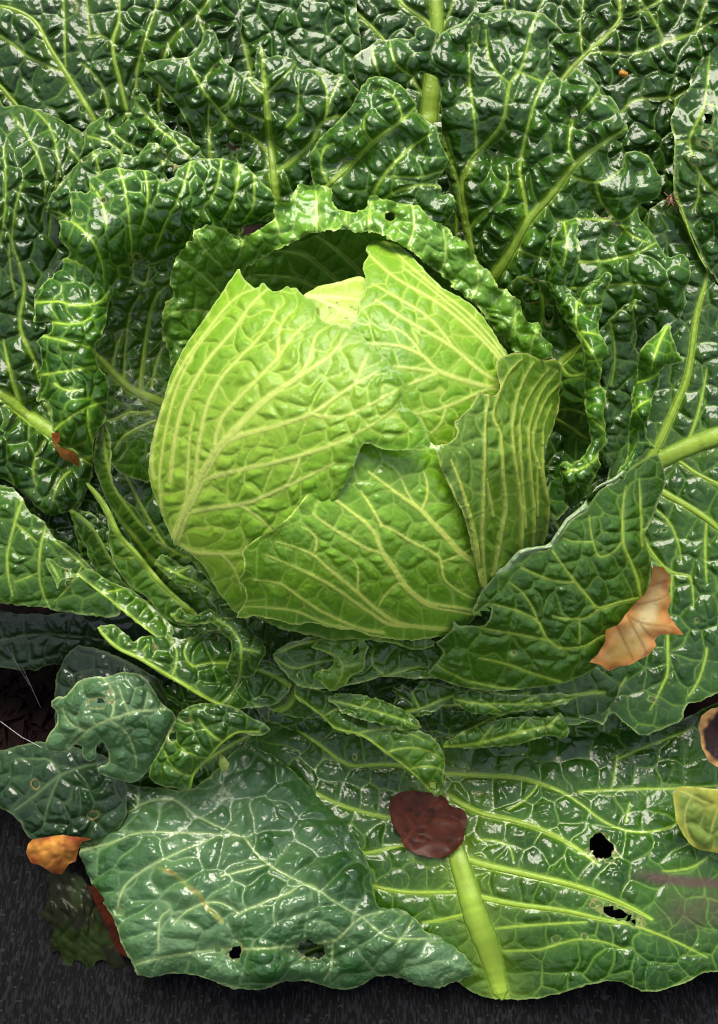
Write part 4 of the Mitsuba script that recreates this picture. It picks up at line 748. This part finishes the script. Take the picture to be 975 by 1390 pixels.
def red_tint(xy, sd, c, s):
    t = f2(xy, 14, 3)[:, None]
    return np.array([.035, .008, .006]) * (1 - t) + np.array([.14, .028, .012]) * t


blade('fallen_leaf_004', '118,1200 130,1205 145,1225 158,1248 168,1275 172,1300 155,1290 142,1262 130,1235', '118,1200,-95 160,1290,-98 130,1235,-105', [(1, 1, '125,1205 150,1250 165,1290')], red_tint, 'wet_dead', 'dark red dead leaf sliver beneath the waxy leaf', 'fallen leaf', cell=12, amp=2)


def rot_tint(xy, sd, c, s):
    t = f2(xy, 12, 3)[:, None]
    out = np.array([.010, .006, .006]) * (1 - t) + np.array([.035, .016, .014]) * t
    d = np.hypot((xy[:, 0] - 982) / 30, (xy[:, 1] - 1000) / 38) + .25 * (n2(xy, 8, 5) - .5)
    k = np.clip((d - .82) * 7, 0, 1)[:, None]
    return out * (1 - k) + (np.array([.36, .20, .07]) * (.5 + n2(xy, 6, 6))[:, None]) * k


blade('fallen_leaf_005', '948,985 952,972 965,962 1000,955 1020,965 1020,1040 990,1046 975,1042 962,1034 953,1015', '948,985,-20 1010,960,-10 1010,1040,-15 960,1034,-22 985,1000,-32', [(1, 1, '960,975 990,1010')], rot_tint, 'dry_leaf', 'rotten black leaf with a tan brown rim at the right edge', 'rotten leaf', cell=14, amp=2)
blade('fallen_leaf_006', '840,97 846,94 853,98 853,103 845,105 840,102', '840,97,-50 853,98,-50 846,105,-50 846,100,-46', [(1, 1, '841,100 852,99')], lambda xy, sd, c, s: np.tile([.55, .25, .03], (len(xy), 1)) * (.7 + .6 * n2(xy, 4, 2))[:, None], 'dry_leaf', 'tiny orange leaf scrap stuck on the dark leaf at the upper right', 'leaf scrap', cell=6, amp=1, step=1.2, wave=0, serr=1)
blade('leaf_scrap', '299,1022 306,1028 312,1036 309,1045 301,1048 297,1036', '299,1022,-20 312,1036,-18 301,1048,-22 304,1036,-14', [(1, 1, '300,1024 304,1046')], lambda xy, sd, c, s: np.tile([.34, .45, .10], (len(xy), 1)) * (.8 + .4 * n2(xy, 5, 2))[:, None], 'leaf_head', 'tiny pale green leaf scrap beside the folded lower left leaf', 'leaf scrap', cell=8, amp=1, step=1.3, wave=0)
blade('rotting_leaf', '62,1190 80,1180 105,1186 120,1200 138,1222 150,1250 160,1280 172,1312 152,1318 138,1300 122,1322 104,1300 92,1322 80,1288 66,1296 72,1262 54,1240 68,1218', '60,1180,-105 140,1225,-100 172,1312,-100 66,1296,-108 100,1250,-84', [(2, 1, '70,1180 100,1240 140,1320'), (1.5, 1, '85,1215 70,1270 65,1320'), (1.5, 1, '110,1260 105,1330')],
    lambda xy, sd, c, s: np.array([.020, .018, .016]) * c + np.array([.012, .026, .004]) * np.clip((f2(xy, 26, 3) - .5) * 5, 0, 1)[:, None] * (.4 + n2(xy, 5, 9))[:, None], 'wet_dead', 'black slimy rotted cabbage leaf lying on the fabric at the lower left', 'rotten leaf', cell=13, amp=1.8, aniso=(72, 2.6), serr=6, wave=6)

# ------------------------------------------------------------------ bark mulch, spider, cobweb
r = np.random.default_rng(3); ms = []
for i in range(260):
    x, y = r.uniform(-60, 130), r.uniform(860, 1040)
    b = trimesh.creation.box((r.uniform(.010, .03), r.uniform(.005, .012), r.uniform(.002, .005)))
    b = b.subdivide(); b.vertices += r.normal(0, .0008, b.vertices.shape)
    b.apply_transform(trimesh.transformations.euler_matrix(r.normal(0, .35), r.normal(0, .35), r.uniform(0, 6.3)))
    b.apply_translation(to_ground(x, y, r.uniform(.002, .012))); ms.append(b)
scene['bark_mulch'] = mikit.ply(trimesh.util.concatenate(ms), 'bark')
labels['bark_mulch'] = {'label': 'dark reddish bark mulch on the soil at the left', 'category': 'mulch', 'kind': 'stuff'}


def rod(P, rad, sides=6):
    P = np.asarray(P, float); out = []
    for a, b in zip(P[:-1], P[1:]):
        if np.linalg.norm(b - a) > 1e-6: out.append(trimesh.creation.cylinder(rad, segment=[a, b], sections=sides))
    return trimesh.util.concatenate(out)


sx, sy, se = 911, 272, -22
body = trimesh.creation.icosphere(3, 1.0); body.apply_scale((.0013, .0024, .0011)); hd = trimesh.creation.icosphere(2, .0009); hd.apply_translation((0, .0027, 0))
bd = trimesh.util.concatenate([body, hd]); bd.apply_transform(trimesh.transformations.rotation_matrix(.3, (1, 0, 0))); bd.apply_translation(W([[sx, sy, se]])[0])
scene['spider__body'] = mikit.ply(bd, 'spider_brown', smooth=True)
for i in range(8):
    sgn = -1 if i < 4 else 1; k = i % 4; a = math.radians([-62, -30, 15, 55][k])
    d = np.array([sgn * math.cos(a), -math.sin(a)])
    L = [17, 13, 12, 16][k]
    P = W([[sx + d[0] * 2, sy + d[1] * 2, se], [sx + d[0] * L * .45, sy + d[1] * L * .45, se + 6], [sx + d[0] * L, sy + d[1] * L + 2, se - 6]])
    scene[numbered('spider__leg')] = mikit.ply(rod(P, .00028), 'spider_brown', smooth=40)
labels['spider'] = {'label': 'small reddish brown spider with spread legs on a leaf at the right', 'category': 'spider'}

r = np.random.default_rng(5); ms = []
for i in range(150):
    a = np.array([r.normal(188, 22), r.normal(545, 28), r.uniform(-60, -20)]); b = a + r.normal(0, 1, 3) * [26, 18, 12]
    m = (a + b) / 2 + r.normal(0, 3, 3)
    ms.append(rod(W([a, m, b]), .00004, 4))
for l in ([[70, 365, 40], [55, 400, 20]], [[88, 350, 45], [60, 385, 46]], [[150, 640, -10], [210, 560, -60]], [[30, 905, -150], [55, 960, -170]], [[10, 880, -150], [40, 930, -180]]):
    ms.append(rod(W(l), .00005, 4))
scene['cobweb'] = mikit.ply(trimesh.util.concatenate(ms), 'thread')
labels['cobweb'] = {'label': 'fine grey cobweb in the hollow at the left of the head', 'category': 'cobweb', 'kind': 'stuff'}
scene['spider_thread'] = mikit.ply(rod(W([[-30, 966, -70], [0, 979, -60], [30, 1001, -52], [57, 1015, -42]]), .00013, 5), 'thread')
labels['spider_thread'] = {'label': 'single white spider thread running to the waxy leaf at the lower left', 'category': 'thread'}
print('triangles', sum(len(meshkit.WRITTEN[d['filename']][1]) for d in scene.values() if isinstance(d, dict) and d.get('type') == 'ply'))
